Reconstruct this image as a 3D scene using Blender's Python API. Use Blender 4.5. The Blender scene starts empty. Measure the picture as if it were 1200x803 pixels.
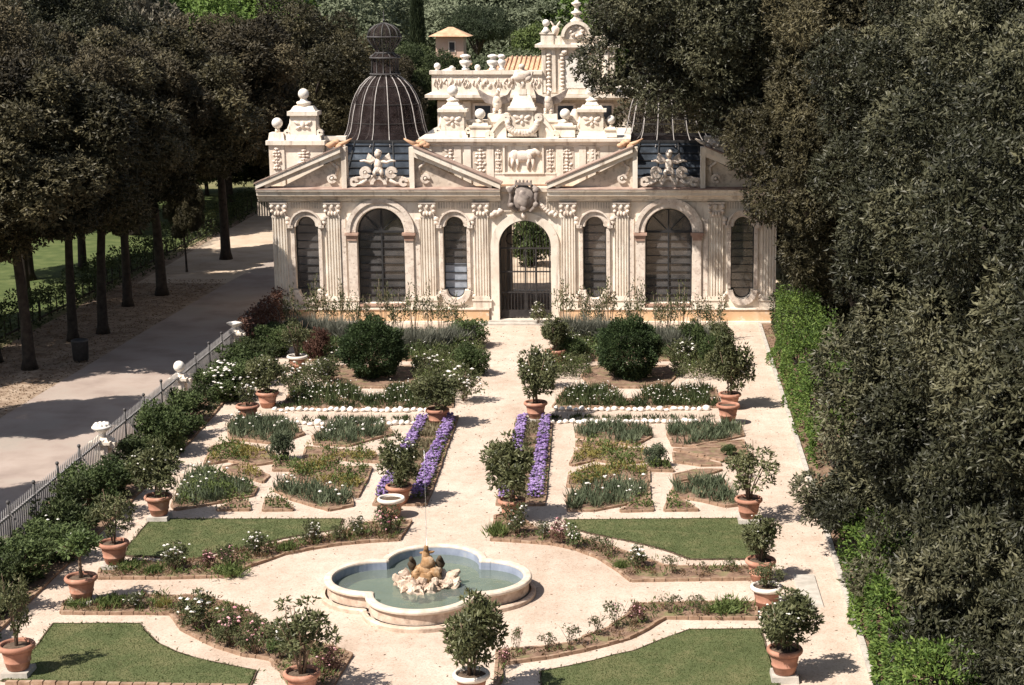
import bpy, math, random
import numpy as np
from mathutils import Vector, Matrix, noise
from mathutils.geometry import tessellate_polygon
PI = math.pi
rnd = random.Random(7)
R = np.random.default_rng(11)
sc = bpy.context.scene
col = sc.collection

# ------------------------------------------------------------------ camera survey
FPX, CX, CY, CAMH = 2000.0, 750.0, 401.5, 13.0
PITCH = math.atan(400.5 / FPX)
SP, CP = math.sin(PITCH), math.cos(PITCH)
YF, XB = 69.1, -4.70            # facade plane and axis of the aviary
def G(u, v, z=0.0):
    yc = (CY - v) / FPX
    t = (CAMH - z) / (SP - yc * CP)
    return ((u - CX) / FPX * t, t * (CP + yc * SP))
def L(u, v, dy=0.0):            # survey on a vertical plane, in the aviary's own axes
    yc = (CY - v) / FPX
    t = (YF + dy) / (CP + yc * SP)
    return ((u - CX) / FPX * t - XB, CAMH - t * (SP - yc * CP))

# ------------------------------------------------------------------ object helpers
def tag(o, label=None, cat=None, group=None, kind=None):
    if label: o['label'] = label
    if cat: o['category'] = cat
    if group: o['group'] = group
    if kind: o['kind'] = kind
    return o
def thing(name, label, cat, loc=(0, 0, 0), rz=0.0, group=None, scale=None):
    o = bpy.data.objects.new(name, None)
    o.empty_display_size = 0.2
    col.objects.link(o)
    o.location = loc; o.rotation_euler = (0, 0, rz)
    if scale: o.scale = scale
    return tag(o, label, cat, group)
def link(name, me, m=None, parent=None):
    o = bpy.data.objects.new(name, me)
    col.objects.link(o)
    if m is not None:
        if len(me.materials) == 0: me.materials.append(m)
        elif me.materials[0] != m:
            o.material_slots[0].link = 'OBJECT'
            o.material_slots[0].material = m
    if parent: o.parent = parent
    return o
def children(o): return [c for c in o.children]
def dup(o, parent=None, **kw):
    c = o.copy(); col.objects.link(c)
    if parent is not None: c.parent = parent
    for ch in children(o): dup(ch, c)
    for k, v in kw.items(): c[k] = v
    return c

class MB:
    def __init__(s): s.v = []; s.f = []; s.sm = []
    def add(s, vs, fs, smooth=False):
        b = len(s.v); s.v += [tuple(p) for p in vs]
        s.f += [tuple(i + b for i in f) for f in fs]; s.sm += [smooth] * len(fs)
        return s
    def box(s, x0, x1, y0, y1, z0, z1, taper=0.0):
        t = taper
        vs = [(x0, y0, z0), (x1, y0, z0), (x1, y1, z0), (x0, y1, z0), (x0 + t, y0 + t, z1), (x1 - t, y0 + t, z1), (x1 - t, y1 - t, z1), (x0 + t, y1 - t, z1)]
        return s.add(vs, [(3, 2, 1, 0), (4, 5, 6, 7), (0, 1, 5, 4), (1, 2, 6, 5), (2, 3, 7, 6), (3, 0, 4, 7)])
    def prism_xz(s, poly, y0, y1):         # polygon in XZ pushed along Y
        n = len(poly); vs = [(x, y0, z) for x, z in poly] + [(x, y1, z) for x, z in poly]
        tri = tessellate_polygon([[Vector((x, z, 0)) for x, z in poly]])
        fs = [tuple(t) for t in tri] + [tuple(n + i for i in reversed(t)) for t in tri]
        fs += [(i, (i + 1) % n, n + (i + 1) % n, n + i) for i in range(n)]
        return s.add(vs, fs)
    def prism_yz(s, poly, x0, x1):         # profile (y,z) run along X
        n = len(poly); vs = [(x0, y, z) for y, z in poly] + [(x1, y, z) for y, z in poly]
        tri = tessellate_polygon([[Vector((y, z, 0)) for y, z in poly]])
        fs = [tuple(t) for t in tri] + [tuple(n + i for i in reversed(t)) for t in tri]
        fs += [(i, (i + 1) % n, n + (i + 1) % n, n + i) for i in range(n)]
        return s.add(vs, fs)
    def prism_xy(s, poly, z0, z1, top_inset=0.0):
        n = len(poly); vs = [(x, y, z0) for x, y in poly] + [(x, y, z1) for x, y in poly]
        tri = tessellate_polygon([[Vector((x, y, 0)) for x, y in poly]])
        fs = [tuple(t) for t in tri] + [tuple(n + i for i in reversed(t)) for t in tri]
        fs += [(i, (i + 1) % n, n + (i + 1) % n, n + i) for i in range(n)]
        return s.add(vs, fs)
    def wall(s, outer, holes, y0, y1):     # wall in XZ with openings and their reveals
        loops = [outer] + holes; flat = [p for l in loops for p in l]; n = len(flat)
        tri = tessellate_polygon([[Vector((x, z, 0)) for x, z in l] for l in loops])
        vs = [(x, y0, z) for x, z in flat] + [(x, y1, z) for x, z in flat]
        fs = [tuple(t) for t in tri] + [tuple(n + i for i in reversed(t)) for t in tri]
        b = 0
        for l in loops:
            m = len(l)
            fs += [(b + i, b + (i + 1) % m, n + b + (i + 1) % m, n + b + i) for i in range(m)]; b += m
        return s.add(vs, fs)
    def strip(s, inner, outer, y0, y1):    # a moulding between two open polylines in XZ
        n = len(inner); vs = [(x, y0, z) for x, z in inner] + [(x, y0, z) for x, z in outer] + [(x, y1, z) for x, z in inner] + [(x, y1, z) for x, z in outer]
        fs = []
        for i in range(n - 1):
            a, b, c, d = i, i + 1, n + i + 1, n + i
            fs += [(a, b, c, d), (2 * n + d, 2 * n + c, 2 * n + b, 2 * n + a), (a, 2 * n + a, 2 * n + b, b), (d, c, 2 * n + c, 2 * n + d)]
        fs += [(0, n, 3 * n, 2 * n), (n - 1, 3 * n - 1, 4 * n - 1, 2 * n - 1)]
        return s.add(vs, fs)
    def lathe(s, prof, c=(0, 0, 0), n=20, lobes=0, amp=0.0):
        vs = []; fs = []; m = len(prof)
        for r, z in prof:
            for k in range(n):
                a = 2 * PI * k / n; rr = r * (1 + amp * math.cos(lobes * a)) if lobes else r
                vs.append((c[0] + rr * math.cos(a), c[1] + rr * math.sin(a), c[2] + z))
        for i in range(m - 1):
            for k in range(n):
                k2 = (k + 1) % n
                fs.append((i * n + k, i * n + k2, (i + 1) * n + k2, (i + 1) * n + k))
        fs.append(tuple(range(n - 1, -1, -1))); fs.append(tuple((m - 1) * n + k for k in range(n)))
        return s.add(vs, fs, True)
    def ell(s, c, r, n=10, m=7, rot=None, jit=0.0):
        if not hasattr(r, '__len__'): r = (r, r, r)
        M = rot if rot is not None else Matrix.Identity(3)
        vs = []; fs = []
        def P(t, a):
            q = Vector((math.sin(t) * math.cos(a) * r[0], math.sin(t) * math.sin(a) * r[1], math.cos(t) * r[2]))
            if jit:
                q *= 1 + jit * noise.noise(q * (1.6 / max(r)) + Vector(c) * 3.1)
            q = M @ q
            return (c[0] + q.x, c[1] + q.y, c[2] + q.z)
        vs.append(P(0, 0))
        for i in range(1, m):
            for k in range(n): vs.append(P(PI * i / m, 2 * PI * k / n))
        vs.append(P(PI, 0))
        for k in range(n): fs.append((0, 1 + k, 1 + (k + 1) % n))
        for i in range(m - 2):
            for k in range(n):
                a = 1 + i * n + k; b = 1 + i * n + (k + 1) % n
                fs.append((a, a + n, b + n, b))
        e = len(vs) - 1; o = 1 + (m - 2) * n
        for k in range(n): fs.append((o + k, e, o + (k + 1) % n))
        return s.add(vs, fs, True)
    def tube(s, pts, rad, n=6, smooth=True):
        pts = [Vector(p) for p in pts]
        if not hasattr(rad, '__len__'): rad = [rad] * len(pts)
        vs = []; fs = []
        up = Vector((0.31, 0.2, 0.93))
        for i, p in enumerate(pts):
            d = (pts[min(i + 1, len(pts) - 1)] - pts[max(i - 1, 0)]).normalized()
            a = d.cross(up)
            if a.length < 0.05: a = d.cross(Vector((1, 0, 0)))
            a.normalize(); b = d.cross(a)
            for k in range(n):
                t = 2 * PI * k / n
                q = p + (a * math.cos(t) + b * math.sin(t)) * rad[i]
                vs.append(q)
        for i in range(len(pts) - 1):
            for k in range(n):
                fs.append((i * n + k, i * n + (k + 1) % n, (i + 1) * n + (k + 1) % n, (i + 1) * n + k))
        fs.append(tuple(range(n - 1, -1, -1))); fs.append(tuple((len(pts) - 1) * n + k for k in range(n)))
        return s.add(vs, fs, smooth)
    def bar(s, a, b, w, h=None):
        a = Vector(a); b = Vector(b); d = (b - a).normalized(); h = h or w
        u = d.cross(Vector((0, 1, 0)))
        if u.length < 0.1: u = d.cross(Vector((0, 0, 1)))
        u.normalize(); q = d.cross(u)
        vs = [p + u * sx * w / 2 + q * sy * h / 2 for p in (a, b) for sx, sy in ((-1, -1), (1, -1), (1, 1), (-1, 1))]
        return s.add(vs, [(3, 2, 1, 0), (4, 5, 6, 7), (0, 1, 5, 4), (1, 2, 6, 5), (2, 3, 7, 6), (3, 0, 4, 7)])
    def merge(s, o, off=(0, 0, 0), sx=1.0):
        vs = [(p[0] * sx + off[0], p[1] + off[1], p[2] + off[2]) for p in o.v]
        b = len(s.v); s.v += vs
        s.f += [tuple(i + b for i in (f if sx > 0 else f[::-1])) for f in o.f]; s.sm += o.sm
        return s
    def mesh(s, name):
        me = bpy.data.meshes.new(name)
        me.from_pydata(s.v, [], s.f)
        me.polygons.foreach_set('use_smooth', s.sm)
        import bmesh
        bm = bmesh.new(); bm.from_mesh(me)
        bmesh.ops.recalc_face_normals(bm, faces=bm.faces)
        bm.to_mesh(me); bm.free()
        me.update(); return me
    def link(s, name, m, parent=None): return link(name, s.mesh(name), m, parent)

def np_mesh(name, V, F, tint=None, smooth=False):      # V (n,3), F (m,k) same k
    me = bpy.data.meshes.new(name)
    V = np.ascontiguousarray(V, np.float32); F = np.ascontiguousarray(F, np.int32); k = F.shape[1]
    me.vertices.add(len(V)); me.vertices.foreach_set('co', V.ravel())
    me.loops.add(F.size); me.loops.foreach_set('vertex_index', F.ravel())
    me.polygons.add(len(F)); me.polygons.foreach_set('loop_start', np.arange(0, F.size, k, dtype=np.int32))
    try: me.polygons.foreach_set('loop_total', np.full(len(F), k, np.int32))
    except Exception: pass
    me.polygons.foreach_set('use_smooth', np.full(len(F), smooth, bool))
    if tint is not None:
        at = me.attributes.new('tint', 'FLOAT', 'POINT'); at.data.foreach_set('value', np.ascontiguousarray(tint, np.float32))
    me.update(calc_edges=True); me.validate()
    return me
def unit(a): return a / (np.linalg.norm(a, axis=1, keepdims=True) + 1e-9)
def leaves(P, D, Ln, W, fold=0.25, tint=None, face=None):
    """one folded kite per leaf; returns V,F,tint"""
    n = len(P); D = unit(D)
    if face is not None:            # leaf blades turned towards 'face'
        face = unit(face); D = unit(D - face * (D * face).sum(1, keepdims=True) * .75); S = unit(np.cross(face, D))
    else: S = unit(np.cross(D, unit(R.normal(size=(n, 3)))))
    N = np.cross(S, D)
    Ln = np.broadcast_to(np.asarray(Ln, float).reshape(-1, 1), (n, 1)); W = np.broadcast_to(np.asarray(W, float).reshape(-1, 1), (n, 1))
    V = np.empty((n, 4, 3))
    V[:, 0] = P; V[:, 1] = P + D * Ln * .45 + S * W * .5 + N * W * fold
    V[:, 2] = P + D * Ln - N * Ln * .12; V[:, 3] = P + D * Ln * .45 - S * W * .5 + N * W * fold
    F = np.arange(4 * n).reshape(n, 4)
    if tint is None: tint = R.random(n)
    return V.reshape(-1, 3), F, np.repeat(tint, 4)
def join(parts):
    V = []; F = []; T = []; b = 0
    for v, f, t in parts:
        V.append(v); F.append(f + b); T.append(t); b += len(v)
    return np.concatenate(V), np.concatenate(F), np.concatenate(T)
OCT_V = np.array([(1, 0, 0), (0, 1, 0), (-1, 0, 0), (0, -1, 0), (0, 0, .7), (0, 0, -.7)], float)
OCT_F = np.array([(0, 1, 4), (1, 2, 4), (2, 3, 4), (3, 0, 4), (1, 0, 5), (2, 1, 5), (3, 2, 5), (0, 3, 5)])
def blossoms(P, r):
    n = len(P); r = np.broadcast_to(np.asarray(r, float).reshape(-1, 1, 1), (n, 1, 1))
    V = (P[:, None, :] + OCT_V[None] * r * (0.8 + .4 * R.random((n, 6, 1)))).reshape(-1, 3)
    F = (OCT_F[None] + (np.arange(n) * 6)[:, None, None]).reshape(-1, 3)
    return V, F, np.repeat(R.random(n), 6)

# ------------------------------------------------------------------ materials
def newmat(name):
    m = bpy.data.materials.new(name); m.use_nodes = True
    nt = m.node_tree; nt.nodes.clear()
    out = nt.nodes.new('ShaderNodeOutputMaterial')
    return m, nt, out
def ramp(nt, fac, cols):
    r = nt.nodes.new('ShaderNodeValToRGB'); e = r.color_ramp.elements
    while len(e) < len(cols): e.new(0.5)
    for i, (p, c) in enumerate(cols): e[i].position = p; e[i].color = (*c, 1)
    nt.links.new(fac, r.inputs[0]); return r.outputs[0]
def noise_fac(nt, scale, detail=4, rough=.55, vec=None, stretch=None):
    g = nt.nodes.new('ShaderNodeNewGeometry').outputs['Position'] if vec is None else vec
    if stretch:
        mp = nt.nodes.new('ShaderNodeMapping'); mp.inputs['Scale'].default_value = stretch
        nt.links.new(g, mp.inputs[0]); g = mp.outputs[0]
    n = nt.nodes.new('ShaderNodeTexNoise'); n.inputs['Scale'].default_value = scale
    n.inputs['Detail'].default_value = detail; n.inputs['Roughness'].default_value = rough
    nt.links.new(g, n.inputs['Vector']); return n.outputs['Fac']
def mixc(nt, fac, a, b, mode='MIX'):
    m = nt.nodes.new('ShaderNodeMix'); m.data_type = 'RGBA'; m.blend_type = mode
    for sock, val in ((m.inputs[0], fac), (m.inputs[6], a), (m.inputs[7], b)):
        if hasattr(val, 'default_value'): nt.links.new(val, sock)
        elif isinstance(val, tuple): sock.default_value = (*val, 1)
        else: sock.default_value = val
    return m.outputs[2]
def surf(name, cols, scale=2.0, detail=5, rough=.8, bump=0.0, bscale=30, spec=.3, second=None, metal=0.0, streak=None, bdist=.02):
    m, nt, out = newmat(name)
    c = ramp(nt, noise_fac(nt, scale, detail), cols)
    if second:                          # (scale, colour, low, high): a second blotchy layer
        f = noise_fac(nt, second[0], 6, .65)
        fr = ramp(nt, f, [(second[2], (0, 0, 0)), (second[3], (1, 1, 1))])
        c = mixc(nt, fr, c, second[1])
    if streak:                          # weathering that runs down the face
        f = noise_fac(nt, 1.0, 5, .6, stretch=(streak[0], streak[0], streak[0] * .12))
        fr = ramp(nt, f, [(streak[2], (0, 0, 0)), (streak[3], (1, 1, 1))])
        c = mixc(nt, fr, c, streak[1])
    b = nt.nodes.new('ShaderNodeBsdfPrincipled')
    nt.links.new(c, b.inputs['Base Color']); b.inputs['Roughness'].default_value = rough
    b.inputs['Specular IOR Level'].default_value = spec; b.inputs['Metallic'].default_value = metal
    if bump:
        bp = nt.nodes.new('ShaderNodeBump'); bp.inputs['Strength'].default_value = bump; bp.inputs['Distance'].default_value = bdist
        nt.links.new(noise_fac(nt, bscale, 6, .7), bp.inputs['Height']); nt.links.new(bp.outputs[0], b.inputs['Normal'])
    nt.links.new(b.outputs[0], out.inputs[0]); return m
def leafmat(name, dark, mid, light, trans=.22, rough=.5, nscale=.6, spec=.35):
    m, nt, out = newmat(name)
    a = nt.nodes.new('ShaderNodeAttribute'); a.attribute_name = 'tint'
    f = noise_fac(nt, nscale, 3)
    add = nt.nodes.new('ShaderNodeMath'); add.operation = 'MULTIPLY_ADD'; add.inputs[1].default_value = .62
    nt.links.new(a.outputs['Fac'], add.inputs[0])
    sub = nt.nodes.new('ShaderNodeMath'); sub.operation = 'MULTIPLY_ADD'; sub.inputs[1].default_value = .9; sub.inputs[2].default_value = -.26
    nt.links.new(f, sub.inputs[0]); nt.links.new(sub.outputs[0], add.inputs[2])
    c = ramp(nt, add.outputs[0], [(.08, dark), (.5, mid), (.95, light)])
    b = nt.nodes.new('ShaderNodeBsdfPrincipled'); nt.links.new(c, b.inputs['Base Color'])
    b.inputs['Roughness'].default_value = rough; b.inputs['Specular IOR Level'].default_value = spec
    t = nt.nodes.new('ShaderNodeBsdfTranslucent'); nt.links.new(c, t.inputs[0])
    mx = nt.nodes.new('ShaderNodeMixShader'); mx.inputs[0].default_value = trans
    nt.links.new(b.outputs[0], mx.inputs[1]); nt.links.new(t.outputs[0], mx.inputs[2]); nt.links.new(mx.outputs[0], out.inputs[0])
    return m
M = {}
M['stone'] = surf('cream_stucco', [(.3, (.67, .58, .485)), (.5, (.785, .70, .60)), (.7, (.84, .775, .69))], 1.3, 6, .85, .3, 14, second=(5, (.52, .42, .34), .56, .78), streak=(3.2, (.37, .295, .24), .55, .75))
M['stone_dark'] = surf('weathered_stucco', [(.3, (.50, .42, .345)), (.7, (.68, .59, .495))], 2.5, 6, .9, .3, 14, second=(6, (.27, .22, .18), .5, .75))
M['carved'] = surf('carved_stucco', [(.3, (.56, .46, .39)), (.55, (.75, .655, .57)), (.8, (.84, .77, .69))], 3, 6, .85, .6, 22, second=(9, (.33, .26, .21), .54, .7))
M['cartouche'] = surf('sooty_marble', [(.3, (.17, .14, .13)), (.6, (.33, .28, .25)), (.8, (.55, .48, .42))], 5, 5, .8, .4, 20)
M['plinth'] = surf('ochre_base', [(.3, (.52, .33, .19)), (.6, (.66, .45, .28)), (.8, (.74, .57, .41))], 1.1, 6, .9, .2, 15, second=(4, (.7, .6, .5), .55, .7))
M['impost'] = surf('red_impost', [(.3, (.36, .22, .17)), (.7, (.5, .34, .27))], 3, 5, .85)
M['tile'] = surf('roof_tiles', [(.3, (.42, .24, .15)), (.55, (.56, .36, .23)), (.75, (.66, .47, .33))], 2.2, 6, .9, .4, 10)
M['flash'] = surf('rusty_flashing', [(.3, (.26, .17, .14)), (.7, (.42, .32, .27))], 3, 4, .8)
M['iron'] = surf('dark_iron', [(.3, (.025, .022, .022)), (.7, (.05, .045, .043))], 8, 4, .6)
M['rib'] = surf('lead_rib', [(.3, (.30, .27, .26)), (.7, (.5, .47, .45))], 6, 4, .6)
M['frame'] = surf('dark_window_frame', [(.3, (.02, .02, .022)), (.7, (.04, .04, .042))], 8, 3, .5)
M['rail'] = surf('grey_railing', [(.3, (.20, .19, .19)), (.7, (.31, .295, .29))], 5, 4, .6)
M['rail_dark'] = surf('dark_railing', [(.3, (.05, .047, .047)), (.7, (.09, .085, .085))], 5, 4, .6)
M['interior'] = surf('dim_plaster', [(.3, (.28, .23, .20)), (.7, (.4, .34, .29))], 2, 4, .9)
M['bark'] = surf('dark_bark', [(.3, (.022, .017, .014)), (.7, (.06, .047, .038))], 5, 6, .95, .8, 12)
M['stem'] = surf('brown_stem', [(.3, (.11, .075, .05)), (.7, (.23, .165, .12))], 9, 4, .9)
M['dry_stem'] = surf('dry_cane', [(.3, (.22, .16, .115)), (.7, (.36, .28, .21))], 9, 4, .9)
M['terracotta'] = surf('terracotta', [(.3, (.29, .135, .09)), (.55, (.40, .20, .138)), (.8, (.52, .31, .23))], 4, 6, .85, .2, 25, second=(3, (.62, .46, .37), .58, .8))
M['white_rim'] = surf('limewashed_rim', [(.3, (.62, .54, .47)), (.7, (.8, .74, .67))], 6, 5, .85)
M['soil'] = surf('dark_soil', [(.3, (.06, .04, .028)), (.7, (.15, .105, .075))], 14, 6, .95, .8, 40)
M['bed_soil'] = surf('dry_bed_soil', [(.3, (.12, .072, .05)), (.55, (.22, .14, .098)), (.8, (.33, .235, .17))], 5, 7, .95, .9, 30, second=(2.2, (.19, .17, .085), .5, .65))
M['brick'] = surf('brick_edging', [(.3, (.19, .12, .08)), (.55, (.31, .205, .14)), (.8, (.43, .33, .25))], 6, 6, .9, .5, 18)
M['slab'] = surf('grey_slab', [(.3, (.35, .32, .28)), (.7, (.52, .48, .43))], 5, 5, .9, .4, 20)
M['white_stone'] = surf('white_stone', [(.3, (.66, .61, .55)), (.7, (.86, .82, .77))], 9, 5, .85, .4, 25)
M['rim'] = surf('travertine_rim', [(.3, (.46, .37, .30)), (.55, (.62, .53, .44)), (.8, (.73, .65, .57))], 4, 7, .8, .4, 18, second=(3, (.47, .38, .30), .54, .74))
M['basin_wall'] = surf('basin_wall_stone', [(.3, (.40, .29, .22)), (.55, (.56, .44, .35)), (.8, (.68, .57, .48))], 3, 7, .9, .5, 14, second=(5, (.30, .22, .17), .5, .72))
M['basin_blue'] = surf('blue_basin_paint', [(.3, (.20, .23, .31)), (.7, (.33, .37, .46))], 3, 6, .8, second=(2.5, (.42, .43, .42), .55, .75))
M['basin_floor'] = surf('algae_basin_floor', [(.3, (.13, .16, .105)), (.5, (.19, .225, .16)), (.75, (.27, .30, .22))], .9, 7, .9, second=(1.7, (.23, .20, .08), .55, .7))
M['rock'] = surf('fountain_rock', [(.3, (.28, .19, .14)), (.5, (.52, .40, .31)), (.75, (.74, .64, .55))], 4, 7, .9, .9, 12)
M['ochre_rock'] = surf('ochre_figure', [(.3, (.13, .07, .03)), (.5, (.34, .20, .10)), (.75, (.58, .45, .32))], 5, 7, .85, .8, 16)
M['mossy'] = surf('mossy_figure', [(.3, (.03, .022, .015)), (.7, (.09, .065, .04))], 7, 5, .9, .6, 16)
M['asphalt'] = surf('worn_asphalt', [(.3, (.26, .205, .178)), (.5, (.34, .275, .238)), (.7, (.41, .34, .30))], .7, 8, .9, .4, 60, second=(.35, (.30, .26, .225), .5, .68))
M['leaves'] = {}
LF = {
 'holm':   ((.009, .010, .005), (.038, .040, .021), (.18, .172, .10)),
 'holm2':  ((.011, .011, .005), (.050, .045, .024), (.18, .155, .085)),
 'olivebr':((.012, .010, .006), (.054, .045, .026), (.17, .14, .08)),
 'lime':   ((.022, .045, .010), (.085, .14, .03), (.21, .29, .07)),
 'hedge':  ((.013, .020, .008), (.048, .066, .025), (.125, .15, .06)),
 'shrub':  ((.016, .024, .009), (.062, .09, .032), (.17, .215, .085)),
 'topi':   ((.012, .022, .009), (.038, .062, .024), (.105, .15, .058)),
 'citrus': ((.024, .03, .012), (.095, .105, .045), (.27, .27, .14)),
 'rose':   ((.028, .034, .015), (.09, .10, .045), (.2, .21, .10)),
 'reddish':((.05, .022, .018), (.12, .06, .045), (.2, .12, .085)),
 'silver': ((.09, .095, .075), (.2, .205, .165), (.34, .34, .28)),
 'iris':   ((.03, .043, .024), (.10, .125, .072), (.23, .26, .165)),
 'yellow': ((.10, .095, .024), (.23, .20, .06), (.42, .34, .12)),
 'dryleaf':((.10, .085, .05), (.22, .19, .115), (.36, .31, .2)),
 'weed':   ((.04, .06, .018), (.10, .135, .04), (.19, .23, .08)),
 'litter': ((.07, .042, .024), (.17, .108, .06), (.30, .21, .125)),
 'turf':   ((.055, .072, .024), (.095, .118, .042), (.15, .172, .07)),
 'far':    ((.06, .07, .038), (.12, .14, .078), (.19, .215, .125)),  # leaf colour lightened to stand in for haze over the distant trees
 'pale':   ((.09, .105, .065), (.17, .195, .125), (.25, .28, .185)),  # distance haze put into a paler, greyer leaf colour
 'bright': ((.05, .085, .02), (.12, .19, .045), (.2, .29, .08)),
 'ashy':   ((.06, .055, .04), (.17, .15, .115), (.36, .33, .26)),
 'pine':   ((.014, .022, .012), (.04, .055, .028), (.085, .10, .055)),
}
for k, v in LF.items(): M[k] = leafmat('leaf_' + k, *v, trans=.12 if k in ('holm', 'holm2', 'olivebr') else .25, spec=.32 if k in ('holm', 'citrus') else .22, rough=.5 if k in ('holm', 'citrus', 'holm2') else .6)
def petal(name, a, b): return leafmat(name, a, tuple((x + y) / 2 for x, y in zip(a, b)), b, trans=.2, rough=.7, spec=.1)
M['white_petal'] = petal('white_petal', (.72, .68, .62), (.86, .84, .8))
M['pink_petal'] = petal('pink_petal', (.55, .2, .26), (.8, .5, .52))
M['purple_petal'] = petal('purple_petal', (.15, .085, .26), (.42, .31, .56))
M['orange_petal'] = petal('orange_petal', (.55, .22, .05), (.75, .42, .14))
M['lilac_petal'] = petal('lilac_petal', (.42, .38, .55), (.66, .62, .74))

def gravel_mat():
    m, nt, out = newmat('pale_gravel')
    big = ramp(nt, noise_fac(nt, .22, 5, .6), [(.3, (.48, .385, .315)), (.5, (.56, .46, .385)), (.72, (.62, .525, .45))])
    fine = ramp(nt, noise_fac(nt, 26, 4, .75), [(.34, (.36, .31, .27)), (.5, (1, 1, 1)), (.75, (1.0, 1.0, 1.0))])
    c = mixc(nt, .55, big, fine, 'MULTIPLY')
    mid = ramp(nt, noise_fac(nt, 1.6, 7, .7), [(.38, (.80, .76, .72)), (.58, (1, 1, 1))])
    c = mixc(nt, .6, c, mid, 'MULTIPLY')
    tr = ramp(nt, noise_fac(nt, 1.0, 5, .6, stretch=(2.6, .3, 1)), [(.38, (.86, .83, .80)), (.55, (1, 1, 1))])
    c = mixc(nt, .35, c, tr, 'MULTIPLY')
    v = nt.nodes.new('ShaderNodeTexVoronoi'); v.inputs['Scale'].default_value = 2.1
    nt.links.new(nt.nodes.new('ShaderNodeNewGeometry').outputs['Position'], v.inputs['Vector'])
    sp = ramp(nt, v.outputs['Distance'], [(.03, (.25, .19, .13)), (.06, (1, 1, 1))])
    c = mixc(nt, .45, c, sp, 'MULTIPLY')
    b = nt.nodes.new('ShaderNodeBsdfPrincipled'); nt.links.new(c, b.inputs['Base Color']); b.inputs['Roughness'].default_value = .95
    b.inputs['Specular IOR Level'].default_value = .1
    bp = nt.nodes.new('ShaderNodeBump'); bp.inputs['Strength'].default_value = .5; bp.inputs['Distance'].default_value = .02
    nt.links.new(noise_fac(nt, 18, 6, .75), bp.inputs['Height']); nt.links.new(bp.outputs[0], b.inputs['Normal'])
    nt.links.new(b.outputs[0], out.inputs[0]); return m
M['gravel'] = gravel_mat()
M['verge'] = surf('leafy_verge', [(.3, (.18, .125, .09)), (.5, (.30, .225, .165)), (.7, (.41, .325, .25))], 1.4, 8, .95, .6, 30, second=(4.5, (.13, .08, .05), .52, .66))
M['sand'] = surf('sandy_path', [(.3, (.40, .31, .23)), (.5, (.48, .385, .295)), (.7, (.54, .45, .355))], .8, 7, .95, .4, 30, second=(2.2, (.24, .16, .11), .6, .72))
M['terrain'] = surf('dry_ground', [(.3, (.11, .115, .05)), (.5, (.16, .155, .07)), (.75, (.24, .2, .115))], .3, 8, .95, .4, 20)
M['meadow'] = surf('meadow_grass', [(.3, (.045, .068, .018)), (.5, (.075, .10, .03)), (.75, (.12, .14, .05))], 1.2, 8, .9, .8, 25)
M['lawn'] = surf('mown_lawn', [(.3, (.068, .086, .032)), (.5, (.095, .114, .045)), (.72, (.16, .15, .07))], .9, 9, .95, .9, 60, second=(2.4, (.155, .15, .07), .5, .7))

def glass_mat(name, tintc, mixf, rough=.05):
    m, nt, out = newmat(name)
    t = nt.nodes.new('ShaderNodeBsdfTransparent'); t.inputs[0].default_value = (*tintc, 1)
    g = nt.nodes.new('ShaderNodeBsdfGlossy'); g.inputs['Roughness'].default_value = rough; g.inputs[0].default_value = (.9, .93, .95, 1)
    mx = nt.nodes.new('ShaderNodeMixShader'); mx.inputs[0].default_value = mixf
    nt.links.new(t.outputs[0], mx.inputs[1]); nt.links.new(g.outputs[0], mx.inputs[2]); nt.links.new(mx.outputs[0], out.inputs[0])
    return m
def pane_mat():
    m, nt, out = newmat('dusty_pane')
    t = nt.nodes.new('ShaderNodeBsdfTransparent'); t.inputs[0].default_value = (.42, .40, .38, 1)
    d = nt.nodes.new('ShaderNodeBsdfDiffuse'); nt.links.new(ramp(nt, noise_fac(nt, 1.5, 5), [(.3, (.09, .085, .085)), (.7, (.22, .21, .21))]), d.inputs[0])
    g = nt.nodes.new('ShaderNodeBsdfGlossy'); g.inputs['Roughness'].default_value = .1; g.inputs[0].default_value = (.9, .9, .9, 1)
    m1 = nt.nodes.new('ShaderNodeMixShader'); m1.inputs[0].default_value = .5
    nt.links.new(t.outputs[0], m1.inputs[1]); nt.links.new(d.outputs[0], m1.inputs[2])
    m2 = nt.nodes.new('ShaderNodeMixShader'); m2.inputs[0].default_value = .07
    nt.links.new(m1.outputs[0], m2.inputs[1]); nt.links.new(g.outputs[0], m2.inputs[2]); nt.links.new(m2.outputs[0], out.inputs[0]); return m
M['pane'] = pane_mat()
def skyglass():
    m, nt, out = newmat('blue_skylight_glass')
    c = ramp(nt, noise_fac(nt, 1.4, 5), [(.35, (.022, .026, .032)), (.55, (.05, .062, .08)), (.75, (.14, .17, .21))])
    b = nt.nodes.new('ShaderNodeBsdfPrincipled'); nt.links.new(c, b.inputs['Base Color'])
    b.inputs['Roughness'].default_value = .25; b.inputs['Specular IOR Level'].default_value = .5
    nt.links.new(b.outputs[0], out.inputs[0]); return m
M['skyglass'] = skyglass()
M['painted_reflection'] = surf('painted_sky_reflection', [(.3, (.24, .27, .32)), (.7, (.33, .36, .42))], 4, 4, .6)  # blue-grey of the reflected sky, put into the colour
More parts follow.
